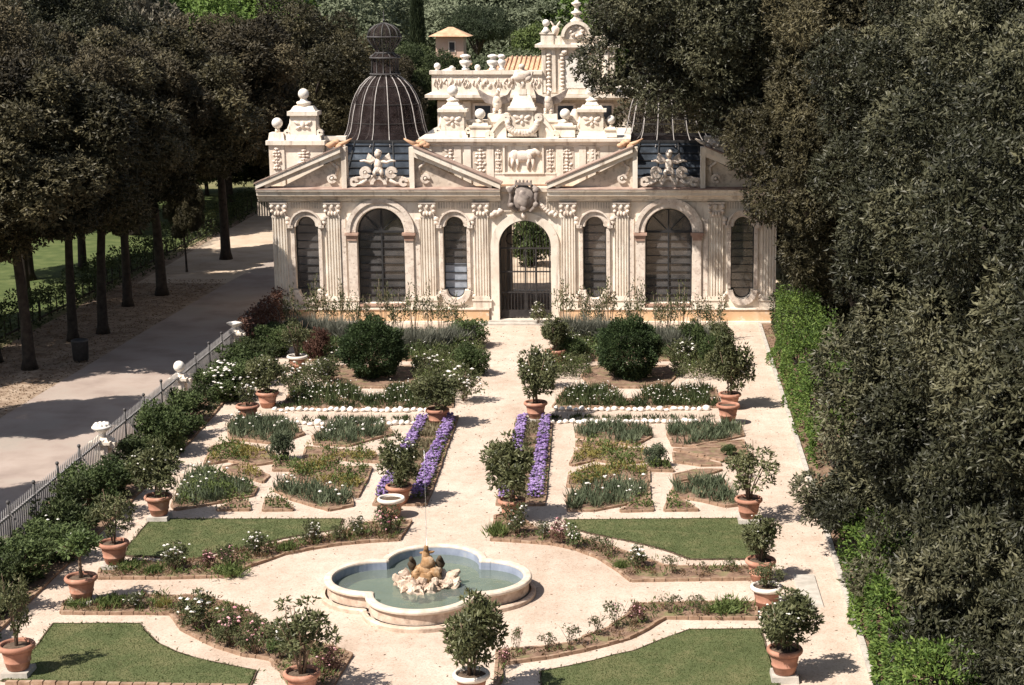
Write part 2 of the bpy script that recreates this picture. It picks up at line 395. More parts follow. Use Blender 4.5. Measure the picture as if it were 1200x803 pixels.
def net_mat(name, lo, hi):
    m, nt, out = newmat(name)
    d = nt.nodes.new('ShaderNodeBsdfDiffuse')
    nt.links.new(ramp(nt, noise_fac(nt, 2.5, 5), [(.35, (.025, .018, .018)), (.6, (.05, .038, .038)), (.8, (.10, .08, .078))]), d.inputs[0])
    t = nt.nodes.new('ShaderNodeBsdfTransparent')
    mx = nt.nodes.new('ShaderNodeMixShader')
    f = ramp(nt, noise_fac(nt, 1.8, 4), [(.3, (lo, lo, lo)), (.7, (hi, hi, hi))])
    nt.links.new(f, mx.inputs[0]); nt.links.new(t.outputs[0], mx.inputs[1]); nt.links.new(d.outputs[0], mx.inputs[2])
    nt.links.new(mx.outputs[0], out.inputs[0]); return m
M['net'] = net_mat('rusty_wire_net', .42, .66)
M['thin_net'] = net_mat('thin_wire_net', .1, .22)
def water_mat():
    m, nt, out = newmat('pond_water')
    t = nt.nodes.new('ShaderNodeBsdfTransparent'); t.inputs[0].default_value = (.80, .86, .80, 1)
    d = nt.nodes.new('ShaderNodeBsdfDiffuse'); d.inputs[0].default_value = (.25, .295, .265, 1)
    m1 = nt.nodes.new('ShaderNodeMixShader'); m1.inputs[0].default_value = .35
    nt.links.new(t.outputs[0], m1.inputs[1]); nt.links.new(d.outputs[0], m1.inputs[2])
    g = nt.nodes.new('ShaderNodeBsdfGlossy'); g.inputs['Roughness'].default_value = .04
    bp = nt.nodes.new('ShaderNodeBump'); bp.inputs['Strength'].default_value = .5; bp.inputs['Distance'].default_value = .04
    nt.links.new(noise_fac(nt, 5, 3), bp.inputs['Height']); nt.links.new(bp.outputs[0], g.inputs['Normal'])
    fr = nt.nodes.new('ShaderNodeFresnel'); fr.inputs['IOR'].default_value = 1.33
    mx = nt.nodes.new('ShaderNodeMixShader'); nt.links.new(fr.outputs[0], mx.inputs[0])
    nt.links.new(m1.outputs[0], mx.inputs[1]); nt.links.new(g.outputs[0], mx.inputs[2]); nt.links.new(mx.outputs[0], out.inputs[0])
    return m
M['water'] = water_mat()
M['jet'] = glass_mat('water_jet', (.9, .92, .92), .35, .3)

# ------------------------------------------------------------------ sheets of ground
def sheet(name, poly, z, m, label, cat='ground', kind='structure', parent=None):
    tri = tessellate_polygon([[Vector((x, y, 0)) for x, y in poly]])
    me = bpy.data.meshes.new(name)
    fs = []
    for t in tri:
        a, b, c = [poly[i] for i in t]
        s = (b[0] - a[0]) * (c[1] - a[1]) - (b[1] - a[1]) * (c[0] - a[0])
        fs.append(tuple(t) if s > 0 else tuple(reversed(t)))
    me.from_pydata([(x, y, z) for x, y in poly], [], fs)
    o = link(name, me, m, parent)
    if kind: tag(o, label, cat, kind=kind)
    return o
def inside(poly, P):
    x, y = P[:, 0], P[:, 1]; c = np.zeros(len(P), bool); n = len(poly)
    for i in range(n):
        x1, y1 = poly[i]; x2, y2 = poly[(i + 1) % n]
        c ^= ((y1 > y) != (y2 > y)) & (x < (x2 - x1) * (y - y1) / (y2 - y1 + 1e-12) + x1)
    return c
def scatter(poly, n):
    a = np.array(poly); lo, hi = a.min(0), a.max(0); out = []
    tot = 0
    while tot < n:
        P = lo + R.random((n * 3, 2)) * (hi - lo); P = P[inside(poly, P)]
        if len(P) == 0: break
        out.append(P); tot += len(P)
    return np.concatenate(out)[:n]
def area(poly):
    a = 0
    for i in range(len(poly)):
        x1, y1 = poly[i]; x2, y2 = poly[(i + 1) % len(poly)]; a += x1 * y2 - x2 * y1
    return abs(a) / 2
def gp(*px): return [G(u, v) for u, v in px]
def smooth_poly(poly, step=.35, wob=.03):
    out = []
    n = len(poly)
    for i in range(n):
        a = Vector(poly[i]); b = Vector(poly[(i + 1) % n]); k = max(1, int((b - a).length / step))
        for j in range(k):
            p = a.lerp(b, j / k); q = Vector((p.x * 1.7, p.y * 1.7, 0))
            out.append((p.x + wob * noise.noise(q), p.y + wob * noise.noise(q + Vector((9, 9, 9)))))
    return out
# ------------------------------------------------------------------ the ground
sheet('ground', [(-500, -40), (500, -40), (500, 700), (-500, 700)], 0, M['terrain'], 'dry grassy ground reaching back under all the trees')
sheet('verge', [(-24.6, 10), (-15.0, 10), (-15.0, 92), (-17, 120), (-24.2, 120)], .006, M['verge'], 'shaded dirt verge strewn with brown leaves under the avenue of trees')
sheet('sandy_path', [(-23.6, 79), (-16.6, 79), (-15.6, 90), (-15.6, 140), (-24, 140), (-23.8, 95)], .011, M['sand'], 'pale sandy clearing at the far end of the road', 'path')
rl = [(-20.6, 8), (-20.5, 30), (-20.45, 45), (-20.3, 53), (-19.9, 66), (-19.4, 79), (-18.9, 86), (-17.6, 90.5)]
rr = [(-15.55, 91), (-15.3, 78), (-15.05, 66), (-15.02, 50), (-15.0, 8)]
sheet('road', [(x + .12 * noise.noise(Vector((x, y * .3, 2))), y) for x, y in smooth_poly(rl, 1.2, .12)[:-30]] + rr if False else rl + rr, .016, M['asphalt'], 'worn grey park road running along the garden fence', 'road')
sheet('meadow', [(-60, 30), (-25.6, 30), (-25.0, 80), (-24.4, 120), (-60, 120)], .008, M['meadow'], 'sunlit green grass behind the low hedge', 'grass')
sheet('garden_gravel', [(-14.6, 20), (4.45, 20), (4.9, 69.05), (-14.6, 69.05)], .02, M['gravel'], 'pale gravel garden paths around the flower beds', 'gravel')
sheet('courtyard', [(-15.2, 69.0), (6.5, 69.0), (6.5, 96), (-15.2, 96)], .012, M['sand'], 'pale courtyard floor seen through the open gate', 'courtyard')
sheet('side_border', [(4.46, 20), (6.8, 20), (7.2, 69), (4.95, 69)], .03, M['bed_soil'], 'brown leaf strewn border along the right hand hedge', 'border')
for i, (a, b, lab) in enumerate([((929, 676), (966, 713), 'pale worn stone paving slab at the right edge, half under the oak branches'),
                                 ((903, 640), (940, 668), 'smaller pale stone slab just above the big one on the right path')]):
    x0, y1 = G(*a); x1, y0 = G(*b)
    mb = MB().box(-abs(x1 - x0) / 2, abs(x1 - x0) / 2, -abs(y1 - y0) / 2, abs(y1 - y0) / 2, 0, .05, .02)
    if i == 0:
        o = mb.link('stone_slab', M['slab'], None); o.location = ((x0 + x1) / 2, (y0 + y1) / 2, .015); tag(o, lab, 'paving')
# kerb of the right border
mb = MB()
y = 24.0
while y < 68.5:
    x = 4.45 + (y - 20) * .0092
    l = .62 + .3 * rnd.random(); mb.box(x - .07, x + .07, y, y + l - .02, 0, .09 + .02 * rnd.random(), .012); y += l
o = mb.link('stone_kerb', M['slab'], None); tag(o, 'low stone kerb along the right hand border', 'kerb')
# litter: single leaves lying about
def litter(poly, n, s, label, z=.03):
    P = np.c_[scatter(poly, n), np.full(n, z)]
    D = R.normal(size=(n, 3)); D[:, 2] *= .25
    V, F, T = leaves(P, D, s * (.6 + .8 * R.random(n)), s * .5, .2)
    tag(link('fallen_leaves', np_mesh('fallen_leaves', V, F, T), M['litter']), label, 'leaf litter', kind='stuff')
litter([(-24.5, 40), (-20.6, 40), (-19.6, 80), (-24, 80)], 7000, .075, 'brown fallen leaves strewn over the verge under the trees')
litter([(4.5, 28), (5.6, 28), (6.0, 68), (4.9, 68)], 2500, .08, 'orange brown leaves fallen along the right border', .05)

def debris(poly, n, s, label):
    P = np.c_[scatter(poly, n), np.full(n, .026)]; D = R.normal(size=(n, 3)); D[:, 2] *= .2
    tag(link('fallen_leaves', np_mesh('fallen_leaves', *leaves(P, D, s * (.5 + R.random(n)), s * .5, .3)), M['litter']), label, 'leaf litter', kind='stuff')
debris([(-13.2, 31), (4.3, 31), (4.6, 68), (-13.6, 68)], 2600, .055, 'small dry leaves and bits scattered over the pale gravel')
# ------------------------------------------------------------------ lawns
def blades(poly, n, h, w, spread=.5, z=.02):
    P = np.c_[scatter(poly, n), np.full(n, z)]
    D = R.normal(size=(n, 3)) * spread; D[:, 2] = 1
    return leaves(P, D, h * (.5 + R.random(n)), w, .1)
LAWNS = [
 ([(177, 610), (402, 610), (397, 622), (370, 626), (340, 631), (313, 637), (285, 643), (253, 650), (230, 657), (147, 653), (150, 642)], 'mown lawn in the middle left, behind the rose bed'),
 ([(663, 611), (890, 609), (893, 657), (809, 657), (787, 649), (765, 642), (728, 634), (688, 626), (664, 619)], 'mown lawn in the middle right, behind the rose bed'),
 ([(63, 733), (163, 733), (175, 746), (187, 757), (206, 766), (227, 773), (262, 781), (300, 788), (293, 806), (3, 800), (40, 763)], 'mown lawn in the bottom left corner'),
 ([(635, 789), (666, 783), (696, 776), (721, 770), (743, 765), (775, 752), (809, 740), (890, 739), (915, 812), (900, 850), (632, 850)], 'mown lawn in the bottom right corner'),
]
for px, lab in LAWNS:
    poly = gp(*px)
    sp = smooth_poly(poly, .3, .03)
    cx = sum(p[0] for p in poly) / len(poly); cy = sum(p[1] for p in poly) / len(poly)
    t = thing('lawn', lab, 'lawn', (cx, cy, 0)); t['kind'] = 'stuff'
    lo = [(x - cx, y - cy) for x, y in sp]
    sheet('turf', lo, .05, M['lawn'], None, kind=None, parent=t)
    A = area(poly)
    V, F, T = blades(lo, int(A * 1500), .024, .013, .9, .048)
    e = [(lo[i], lo[(i + 1) % len(lo)]) for i in range(len(lo))]
    ep = np.array([np.array(a) + (np.array(b) - np.array(a)) * R.random() for a, b in e for _ in range(10)])
    ep += R.normal(size=ep.shape) * .045
    D = R.normal(size=(len(ep), 3)) * .7; D[:, 2] = .8
    g2 = leaves(np.c_[ep, np.full(len(ep), .01)], D, .06 + .05 * R.random(len(ep)), .03, .1)
    V, F, T = join([(V, F, T), g2])
    link('grass_blades', np_mesh('grass_blades', V, F, T), M['turf'], t)
    mb = MB()
    for (a, b) in e:
        mb.bar((a[0], a[1], .025), (b[0], b[1], .025), .05, .05)
    mb.link('earth_edge', M['soil'], t)

# ------------------------------------------------------------------ beds
def bed(px, label, soil='bed_soil', edge='brick', zs=.07, world=False, name='flower_bed'):
    poly = px if world else gp(*px)
    sp = smooth_poly(poly, .24, .025)
    cx = sum(p[0] for p in sp) / len(sp); cy = sum(p[1] for p in sp) / len(sp)
    t = thing(name, label, 'flower bed', (cx, cy, 0))
    lo = [(x - cx, y - cy) for x, y in sp]
    sheet('soil', lo, zs, M[soil], None, kind=None, parent=t)
    mb = MB()
    for i in range(len(lo)):
        a = Vector((*lo[i], 0)); b = Vector((*lo[(i + 1) % len(lo)], 0)); d = b - a
        if d.length < .03: continue
        h = .075 + .03 * rnd.random(); n = Vector((-d.y, d.x, 0)).normalized() * .033
        q = a + d * .03; r = b - d * .03
        vs = [q - n, r - n, r + n, q + n]
        mb.add([(*p.xy, .0) for p in vs] + [(p.x * .999, p.y * .999, h) for p in vs], [(3, 2, 1, 0), (4, 5, 6, 7), (0, 1, 5, 4), (1, 2, 6, 5), (2, 3, 7, 6), (3, 0, 4, 7)])
    mb.link('brick_edging', M[edge], t)
    return poly
def shrink(poly, k):
    cx = sum(p[0] for p in poly) / len(poly); cy = sum(p[1] for p in poly) / len(poly)
    return [(cx + (x - cx) * k, cy + (y - cy) * k) for x, y in poly]
def c_iris(poly, dens=11, h=.36, mat='iris', z=.06):
    n = max(3, int(area(poly) * dens)); C = scatter(poly, n); k = 15
    P = np.repeat(C, k, 0) + R.normal(size=(n * k, 2)) * .07
    D = R.normal(size=(n * k, 3)) * .38; D[:, 2] = 1
    hh = np.repeat(h * (.6 + .6 * R.random(n)), k) * (.6 + .5 * R.random(n * k))
    tint = np.clip(np.repeat(R.random(n), k) * .6 + .4 * R.random(n * k), 0, 1)
    return leaves(np.c_[P, np.full(n * k, z)], D, hh, .03, .15, tint)
def c_low(poly, dens=60, h=.22, L_=.1, W_=.05, z=.06, cut=-1):
    n = max(10, int(area(poly) * dens)); C = scatter(poly, n); k = 7
    if cut > -1:
        q = R.random() * 50; C = C[[noise.noise(Vector((a * 1.1 + q, b * 1.1, q))) > -cut for a, b in C]]
        if len(C) < 4: C = scatter(poly, 10)
        n = len(C)
    hh = h * (.25 + 1.1 * np.array([max(0, .5 + .8 * noise.noise(Vector((a * 1.7, b * 1.7, 0)))) for a, b in C]))
    P = np.repeat(np.c_[C, np.full(n, z)], k, 0); P[:, 2] += np.repeat(hh, k) * R.random(n * k); P[:, :2] += R.normal(size=(n * k, 2)) * .05
    D = R.normal(size=(n * k, 3)); D[:, 2] = np.abs(D[:, 2]) + .4
    tint = np.clip(np.repeat(R.random(n), k) * .7 + .3 * R.random(n * k), 0, 1)
    return leaves(P, D, L_ * (.6 + .7 * R.random(n * k)), W_, .2, tint)
def stuff(name, geo, m, label, cat):
    V, F, T = geo
    return tag(link(name, np_mesh(name, V, F, T), M[m]), label, cat, kind='stuff')
def flowers_in(poly, n, z, r, m, label, zs=.12, cat='flowers', name='blossoms'):
    P = scatter(poly, n); P = np.c_[P, z + zs * R.normal(size=n)]
    stuff(name, blossoms(P, r * (.6 + .8 * R.random(n))), m, label, cat)

def zx(x0, y0, s, pts): return [(x0 + a / s, y0 + b / s) for a, b in pts]
ZL = lambda *p: zx(200, 370, 3.333, p)
ZR = lambda *p: zx(650, 480, 4.286, p)
PARTERRE = [  # polygon, cover kinds, label fragment
 (ZL((225, 435), (270, 405), (480, 425), (520, 470), (470, 488), (390, 505), (230, 487)), ['iris', 'irisf'], 'back left wedge of the left parterre'),
 (ZL((555, 480), (620, 432), (830, 418), (870, 470), (780, 492), (700, 515), (560, 510)), ['iris', 'irisf'], 'back right wedge of the left parterre'),
 (ZL((132, 590), (160, 520), (240, 503), (330, 525), (405, 545), (410, 580), (330, 592), (225, 575)), ['yellow', 'weed'], 'left flank of the left parterre'),
 (ZL((510, 580), (530, 522), (640, 530), (800, 545), (820, 580), (690, 572), (655, 560), (640, 590), (560, 610)), ['yellow', 'weed'], 'right flank of the left parterre'),
 (ZL((205, 600), (270, 588), (385, 632), (362, 658), (232, 622)), ['yellow'], 'narrow inner strip of the left parterre'),
 (ZL((452, 645), (480, 605), (600, 590), (700, 600), (785, 600), (765, 650), (730, 715), (700, 690), (560, 665)), ['yellow', 'weed'], 'inner right wedge of the left parterre'),
 (ZL((5, 750), (50, 650), (110, 608), (180, 622), (250, 655), (340, 678), (322, 712), (150, 745), (20, 765)), ['weed', 'iris', 'irisf'], 'front left wedge of the left parterre'),
 (ZL((405, 690), (430, 660), (560, 680), (700, 700), (712, 750), (620, 768), (470, 725)), ['iris', 'irisf'], 'front right wedge of the left parterre'),
 (ZL((180, 767), (250, 728), (300, 732), (312, 767)), ['weed'], 'left small front triangle, left parterre'),
 (ZL((360, 769), (372, 722), (440, 727), (480, 767)), ['weed'], 'right small front triangle, left parterre'),
 (ZR((105, 130), (130, 90), (470, 90), (487, 145), (400, 190), (235, 165), (110, 147)), ['iris'], 'back left wedge of the right parterre'),
 (ZR((565, 130), (590, 88), (930, 85), (950, 140), (820, 168), (700, 195), (592, 190)), ['iris'], 'back right wedge of the right parterre'),
 (ZR((108, 190), (112, 168), (200, 175), (330, 198), (250, 206)), ['weed'], 'thin back strip of the right parterre'),
 (ZR((78, 285), (110, 215), (300, 205), (462, 212), (472, 268), (330, 285), (200, 262), (95, 290)), ['yellow', 'weed'], 'left flank of the right parterre'),
 (ZR((62, 395), (70, 345), (205, 290), (330, 300), (472, 300), (476, 372), (330, 350), (240, 375), (140, 402)), ['yellow', 'weed'], 'inner left wedge of the right parterre'),
 (ZR((65, 517), (62, 445), (140, 412), (330, 365), (472, 388), (477, 455), (340, 490), (200, 517)), ['iris', 'irisf'], 'front left wedge of the right parterre'),
 (ZR((330, 521), (410, 470), (480, 470), (495, 517)), ['weed'], 'left small front triangle, right parterre'),
 (ZR((553, 517), (570, 457), (640, 465), (722, 515)), ['weed'], 'right small front triangle, right parterre'),
 (ZR((595, 210), (780, 204), (960, 200), (965, 262), (850, 268), (720, 238)), [], 'bare right flank of the right parterre'),
 (ZR((595, 228), (660, 232), (838, 288), (740, 290), (600, 272)), [], 'bare brown strip in the right parterre'),
 (ZR((600, 338), (700, 312), (840, 312), (740, 345), (600, 375)), [], 'bare brown sliver in front of the strip in the right parterre'),
 (ZR((690, 180 + 10), (945, 165), (955, 195), (720, 205)), [], 'thin brown strip under the back right wedge of the right parterre'),
 (ZR((580, 440), (600, 392), (740, 362), (850, 372), (930, 490), (860, 497), (740, 470)), ['iris'], 'front right wedge of the right parterre'),
 (ZR((470, 282), (560, 270), (598, 318), (475, 316)), ['weed'], 'small bed at the heart of the right parterre'),
 (ZL((400, 612), (405, 580), (500, 575), (505, 612)), ['weed'], 'small bed at the heart of the left parterre'),
]
for px, kinds, lab in PARTERRE:
    poly = bed(px, 'brick edged bed, ' + lab)
    sh = shrink(poly, .93)
    for k in kinds:
        if k == 'iris': stuff('iris_leaves', c_iris(sh, 26, .38), 'iris', 'grey green iris leaves filling the ' + lab, 'irises')
        if k == 'irisf':
            A = area(sh); P = scatter(sh, max(8, int(A * 4.5))); P = np.c_[P, .36 + .1 * R.random(len(P))]
            stuff('iris_blossoms', blossoms(P, .02 + .035 * R.random(len(P))), 'white_petal', 'white iris blossoms over the ' + lab, 'flowers')
        if k == 'yellow': stuff('yellow_groundcover', c_low(sh, 60, .24, .11, .035, cut=.05), 'yellow', 'yellowing low plants on the ' + lab, 'ground cover')
        if k == 'weed': stuff('green_groundcover', c_low(sh, 40, .30, .1, .045, cut=.1 if 'yellow' in kinds else -1), 'weed', 'fresh green low plants on the ' + lab, 'ground cover')

a_, b_ = G(8, 803), G(288, 808)
mb = MB(); x = a_[0]
while x < b_[0]:
    f = (x - a_[0]) / (b_[0] - a_[0]); yy = a_[1] + (b_[1] - a_[1]) * f; mb.box(x, x + .235, yy - .1, yy + .02, .0, .10 + .015 * rnd.random(), .008); x += .25
mb.link('brick_row', M['brick'], None); tag(bpy.context.scene.objects['brick_row'], 'row of terracotta bricks along the bottom of the bottom left lawn', 'brick edging')

# purple borders beside the middle path
def strip_px(u0, v0, u1, v1, w0, w1):
    return [(u0 - w0 / 2, v0), (u0 + w0 / 2, v0), (u1 + w1 / 2, v1), (u1 - w1 / 2, v1)]
for side, beds in (('left', (((496, 495, 447, 588, 10, 15), 'outer'), ((529, 493, 489, 588, 11, 17), 'inner'))),
                   ('right', (((613, 495, 592, 588, 10, 16), 'inner'), ((640, 495, 627, 588, 10, 17), 'outer')))):
    a, b = beds[0][0], beds[1][0]
    bed([(a[0] - a[4] / 2 - 2, a[1] - 3), (b[0] + b[4] / 2 + 2, b[1] - 3), (b[2] + b[5] / 2 + 2, b[3] + 6), (a[2] - a[5] / 2 - 2, a[3] + 6)],
        'long brick edged bed with two purple rows, %s of the middle path' % side)
    for s, w in beds:
        poly = gp(*strip_px(*s))
        n = int(area(poly) * 300); P = scatter(poly, n)
        z = .10 + .22 * R.random(n)
        stuff('purple_flowers', blossoms(np.c_[P, z], .035 + .03 * R.random(n)), 'purple_petal', 'row of purple flowers along the %s edge of the bed %s of the middle path' % (w, side), 'flowers')
        stuff('flower_foliage', c_low(poly, 90, .2, .09, .03), 'weed', 'green leaves under the %s purple row %s of the middle path' % (w, side), 'ground cover')
    mid = gp(((a[0] + a[4] / 2), a[1]), (b[0] - b[4] / 2, b[1]), (b[2] - b[5] / 2, b[3]), (a[2] + a[5] / 2, a[3]))
    stuff('dry_grass', c_iris(mid, 22, .2, z=.05), 'dryleaf', 'thin dry grass between the purple rows %s of the middle path' % side, 'grass')
# ------------------------------------------------------------------ plant kinds
def clump_points(n, rx, ry, rz, cz, k=9, rc=.45, shell=.55, flat=1.0):
    """points spread over k smaller clumps inside an ellipsoid: an uneven outline"""
    C = unit(R.normal(size=(k, 3))) * (R.random((k, 1)) ** .5) * (1 - rc)
    P = unit(R.normal(size=(n, 3))); idx = R.integers(0, k, n); s = rc * (.7 + .6 * R.random(k))
    rad = (shell + (1 - shell) * R.random((n, 1)))
    Q = C[idx] + P * rad * s[idx][:, None]
    out = Q * np.array([rx, ry, rz * flat]); out[:, 2] += cz
    return out, P, idx, k
def foliage(n, rx, rz, cz, L_, W_, k=9, rc=.45, up=.35, rosette=3, z0=.02):
    P, N, idx, kk = clump_points(n // rosette, rx, rx, rz, cz, k, rc)
    ct = R.random(kk)
    P = np.repeat(P, rosette, 0); N = np.repeat(N, rosette, 0); idx = np.repeat(idx, rosette)
    D = N * .8 + R.normal(size=N.shape) * .6; D[:, 2] += up
    P[:, 2] = np.maximum(P[:, 2], z0)
    t = np.clip(.35 * ct[idx] + .65 * R.random(len(P)), 0, 1)
    return leaves(P, D, L_ * (.65 + .7 * R.random(len(P))), W_, .22, t, face=N + np.array([0, 0, .5]) + R.normal(size=N.shape) * .55)
def stems(n, h, spread, r, seg=3, base=.04, cz=0.0):
    mb = MB()
    for i in range(n):
        a = 2 * PI * (i + rnd.random()) / n; s = spread * (.4 + .6 * rnd.random()); hh = h * (.6 + .4 * rnd.random())
        pts = [(base * math.cos(a), base * math.sin(a), cz)]
        for j in range(1, seg + 1):
            f = j / seg
            pts.append((s * math.cos(a) * f ** 1.3 + .04 * (rnd.random() - .5), s * math.sin(a) * f ** 1.3 + .04 * (rnd.random() - .5), cz + hh * f))
        mb.tube(pts, [r * (1 - .6 * j / seg) for j in range(seg + 1)], 5)
    return mb
def npm(name, g): return np_mesh(name, *g)
PROTO = {}
def proto(key, wn, hn, parts): PROTO.setdefault(key, []).append((wn, hn, parts))
for i in range(3):      # dense bushy citrus for pots: w 1, h 1.1
    mb = stems(6, .85, .32, .015, 3, .04)
    proto('citrus', 1.0, 1.15, [('trunk', mb.mesh('trunk'), 'stem'), ('foliage', npm('foliage', foliage(3600, .52, .58, .54, .075, .034, 30, .27)), 'citrus'),
                               ('blossoms', npm('blossoms', blossoms(clump_points(26, .5, .5, .45, .68, 9, .42, .9)[0], .022)), 'white_petal')])
mb = MB().tube([(0, 0, 0), (.02, .01, .25), (-.01, 0, .5), (.0, 0, .7)], [.035, .03, .026, .02], 7)
for a in range(5): mb.tube([(0, 0, .5), (.16 * math.cos(a * 1.3), .16 * math.sin(a * 1.3), .72), (.3 * math.cos(a * 1.3), .3 * math.sin(a * 1.3), .85)], [.016, .012, .006], 5)
proto('standard', 1.0, 1.25, [('trunk', mb.mesh('trunk'), 'stem'), ('foliage', npm('foliage', foliage(1700, .5, .37, .86, .085, .04, 14, .36)), 'weed_citrus')])
for i in range(2):      # open twiggy one
    mb = stems(9, 1.05, .42, .013, 4, .03)
    P = []
    proto('twiggy', 1.0, 1.2, [('trunk', mb.mesh('trunk'), 'stem'), ('foliage', npm('foliage', foliage(1300, .52, .54, .64, .07, .033, 26, .2)), 'citrus')])
M['weed_citrus'] = leafmat('leaf_young', (.03, .05, .015), (.075, .11, .035), (.15, .2, .07))
for i in range(3):      # rose bush
    g = foliage(1300, .52, .44, .5, .06, .034, 16, .3)
    proto('rose', 1.0, .95, [('stems', stems(8, .8, .38, .011, 3).mesh('stems'), 'stem'), ('foliage', npm('foliage', g), 'rose'),
                             ('blossoms', npm('blossoms', blossoms(clump_points(26, .52, .52, .4, .58, 9, .4, .92)[0], .034 + .02 * R.random(26))), 'white_petal')])
for i in range(2):      # sparse young rose
    g = foliage(300, .5, .42, .52, .07, .04, 9, .28)
    proto('sparse_rose', 1.0, 1.0, [('stems', stems(7, .9, .42, .012, 3).mesh('stems'), 'stem'), ('foliage', npm('foliage', g), 'rose'),
                                   ('blossoms', npm('blossoms', blossoms(clump_points(7, .5, .5, .38, .62, 5, .4, .92)[0], .03)), 'pink_petal')])
for i in range(3):      # big dense shrub
    proto('shrub', 2.0, 1.6, [('stems', stems(6, 1.1, .6, .03, 3).mesh('stems'), 'stem'), ('foliage', npm('foliage', foliage(7600, 1.04, .88, .66, .095, .05, 40, .25, .45, z0=.06)), 'shrub')])
def shell_bush(n, rx, rz, cz, L_, W_):
    N = unit(R.normal(size=(n, 3))); lump = np.array([.90 + .26 * noise.noise(Vector(p) * 2.3) + .16 * noise.noise(Vector(p) * 6) for p in N])
    P = N * (lump * (.80 + .22 * R.random(n)))[:, None] * np.array([rx, rx, rz]); P[:, 2] = np.maximum(P[:, 2] + cz, .03)
    D = N * .9 + R.normal(size=N.shape) * .55; D[:, 2] += .3
    return leaves(P, D, L_ * (.7 + .6 * R.random(n)), W_, .2)
proto('topiary', 2.3, 2.25, [('stems', stems(5, 1.4, .5, .05, 3).mesh('stems'), 'stem'), ('foliage', npm('foliage', shell_bush(22000, 1.15, 1.15, 1.08, .085, .045)), 'topi')])
for i in range(2):      # silver lavender
    n = 900; C = R.normal(size=(n, 2)) * .2; D = np.c_[C * 1.6 + R.normal(size=(n, 2)) * .18, np.full(n, .55)]
    proto('lavender', 1.0, .7, [('foliage', npm('foliage', leaves(np.c_[C * .6, .02 + .25 * R.random(n)], D, .28 + .3 * R.random(n), .026, .1)), 'silver')])
for i in range(3):      # tall canes with a leafy tuft on top
    mb = MB(); P = []
    for j in range(9):
        a = rnd.random() * 6.3; s = .1 + .4 * rnd.random(); h = 1.05 + .65 * rnd.random()
        x, y = s * math.cos(a), s * math.sin(a)
        mb.tube([(x * .3, y * .3, 0), (x * .7, y * .7, h * .5), (x, y, h)], [.014, .012, .008], 5)
        k = 34; zz = h * (.55 + .5 * R.random(k)); P.append(np.c_[x + R.normal(size=k) * .07, y + R.normal(size=k) * .07, zz])
    P = np.concatenate(P); D = R.normal(size=P.shape); D[:, 2] += .3
    proto('cane', 1.0, 1.7, [('canes', mb.mesh('canes'), 'dry_stem'), ('foliage', npm('foliage', leaves(P, D, .10 + .05 * R.random(len(P)), .05)), 'rose')])
g = foliage(420, .5, .2, .16, .13, .03, 14, .3, .6)
for i in range(2):
    n = 330; C = R.normal(size=(n, 2)) * .2; D = np.c_[R.normal(size=(n, 2)) * .7, np.full(n, .8)]
    v1 = leaves(np.c_[C, np.full(n, .02)], D, .16 + .2 * R.random(n), .028, .1)
    proto('tuft', 1.0, .36, [('foliage', npm('foliage', join([v1, foliage(300, .5, .13, .13, .09, .045, 12, .3)])), 'weed')])
def plant(key, name, label, cat, xy, w, h, group=None, z=.05, mats=None, drop=(), var=None):
    wn, hn, parts = PROTO[key][rnd.randrange(len(PROTO[key])) if var is None else var % len(PROTO[key])]
    t = thing(name, label, cat, (xy[0], xy[1], z), rnd.random() * 6.28, group, (w / wn, w / wn, h / hn))
    for pn, me, mk in parts:
        if pn in drop: continue
        if mats and pn in mats: mk = mats[pn]
        link(pn, me, M[mk], t)
    return t
ORD = ['first', 'second', 'third', 'fourth', 'fifth', 'sixth', 'seventh', 'eighth', 'ninth', 'tenth', 'eleventh', 'twelfth', 'thirteenth', 'fourteenth', 'fifteenth', 'sixteenth', 'seventeenth', 'eighteenth']
def mpx(u, v): return (CAMH) / (SP - (CY - v) / FPX * CP) / FPX      # metres per photo pixel on the ground there

# ------------------------------------------------------------------ curved rose beds round the fountain
NW = [(115, 680), (200, 680), (270, 678), (290, 667), (333, 652), (367, 645), (400, 640), (433, 637), (468, 635), (482, 613), (450, 614), (425, 616), (400, 628), (360, 634), (317, 641), (275, 650), (240, 660), (190, 662), (150, 661), (118, 670)]
NE = [(576, 635), (610, 637), (648, 640), (675, 646), (699, 655), (720, 668), (740, 683), (820, 682), (886, 681), (886, 668), (850, 667), (780, 667), (745, 654), (707, 641), (680, 633), (652, 627), (625, 620), (600, 604), (580, 608)]
SW = [(72, 721), (200, 722), (213, 740), (235, 752), (253, 760), (283, 770), (317, 775), (330, 790), (345, 815), (385, 815), (398, 793), (412, 770), (385, 760), (350, 750), (310, 735), (285, 716), (240, 702), (200, 701), (143, 702), (76, 708)]
SE = [(587, 781), (640, 774), (685, 765), (712, 758), (736, 751), (758, 740), (780, 727), (886, 728), (886, 709), (817, 709), (745, 711), (735, 725), (715, 738), (695, 746), (670, 756), (630, 763), (583, 766), (580, 810), (588, 800)]
for px, nm, litt in ((NW, 'far left rose bed', 1), (NE, 'far right rose bed', 0), (SW, 'near left rose bed', 1), (SE, 'near right rose bed', 0)):
    poly = bed(px, 'curved brick edged bed by the fountain, ' + nm)
    sh = shrink(poly, .97)
    A = area(poly)
    stuff('bed_grass', c_low(sh, 22 if litt else 9, .16, .13, .03), 'weed', 'tufts of grass growing in the ' + nm, 'grass')
    stuff('dry_growth', c_low(sh, 30 if litt else 12, .09, .1, .03), 'litter', 'dry brown growth covering the ' + nm, 'ground cover')
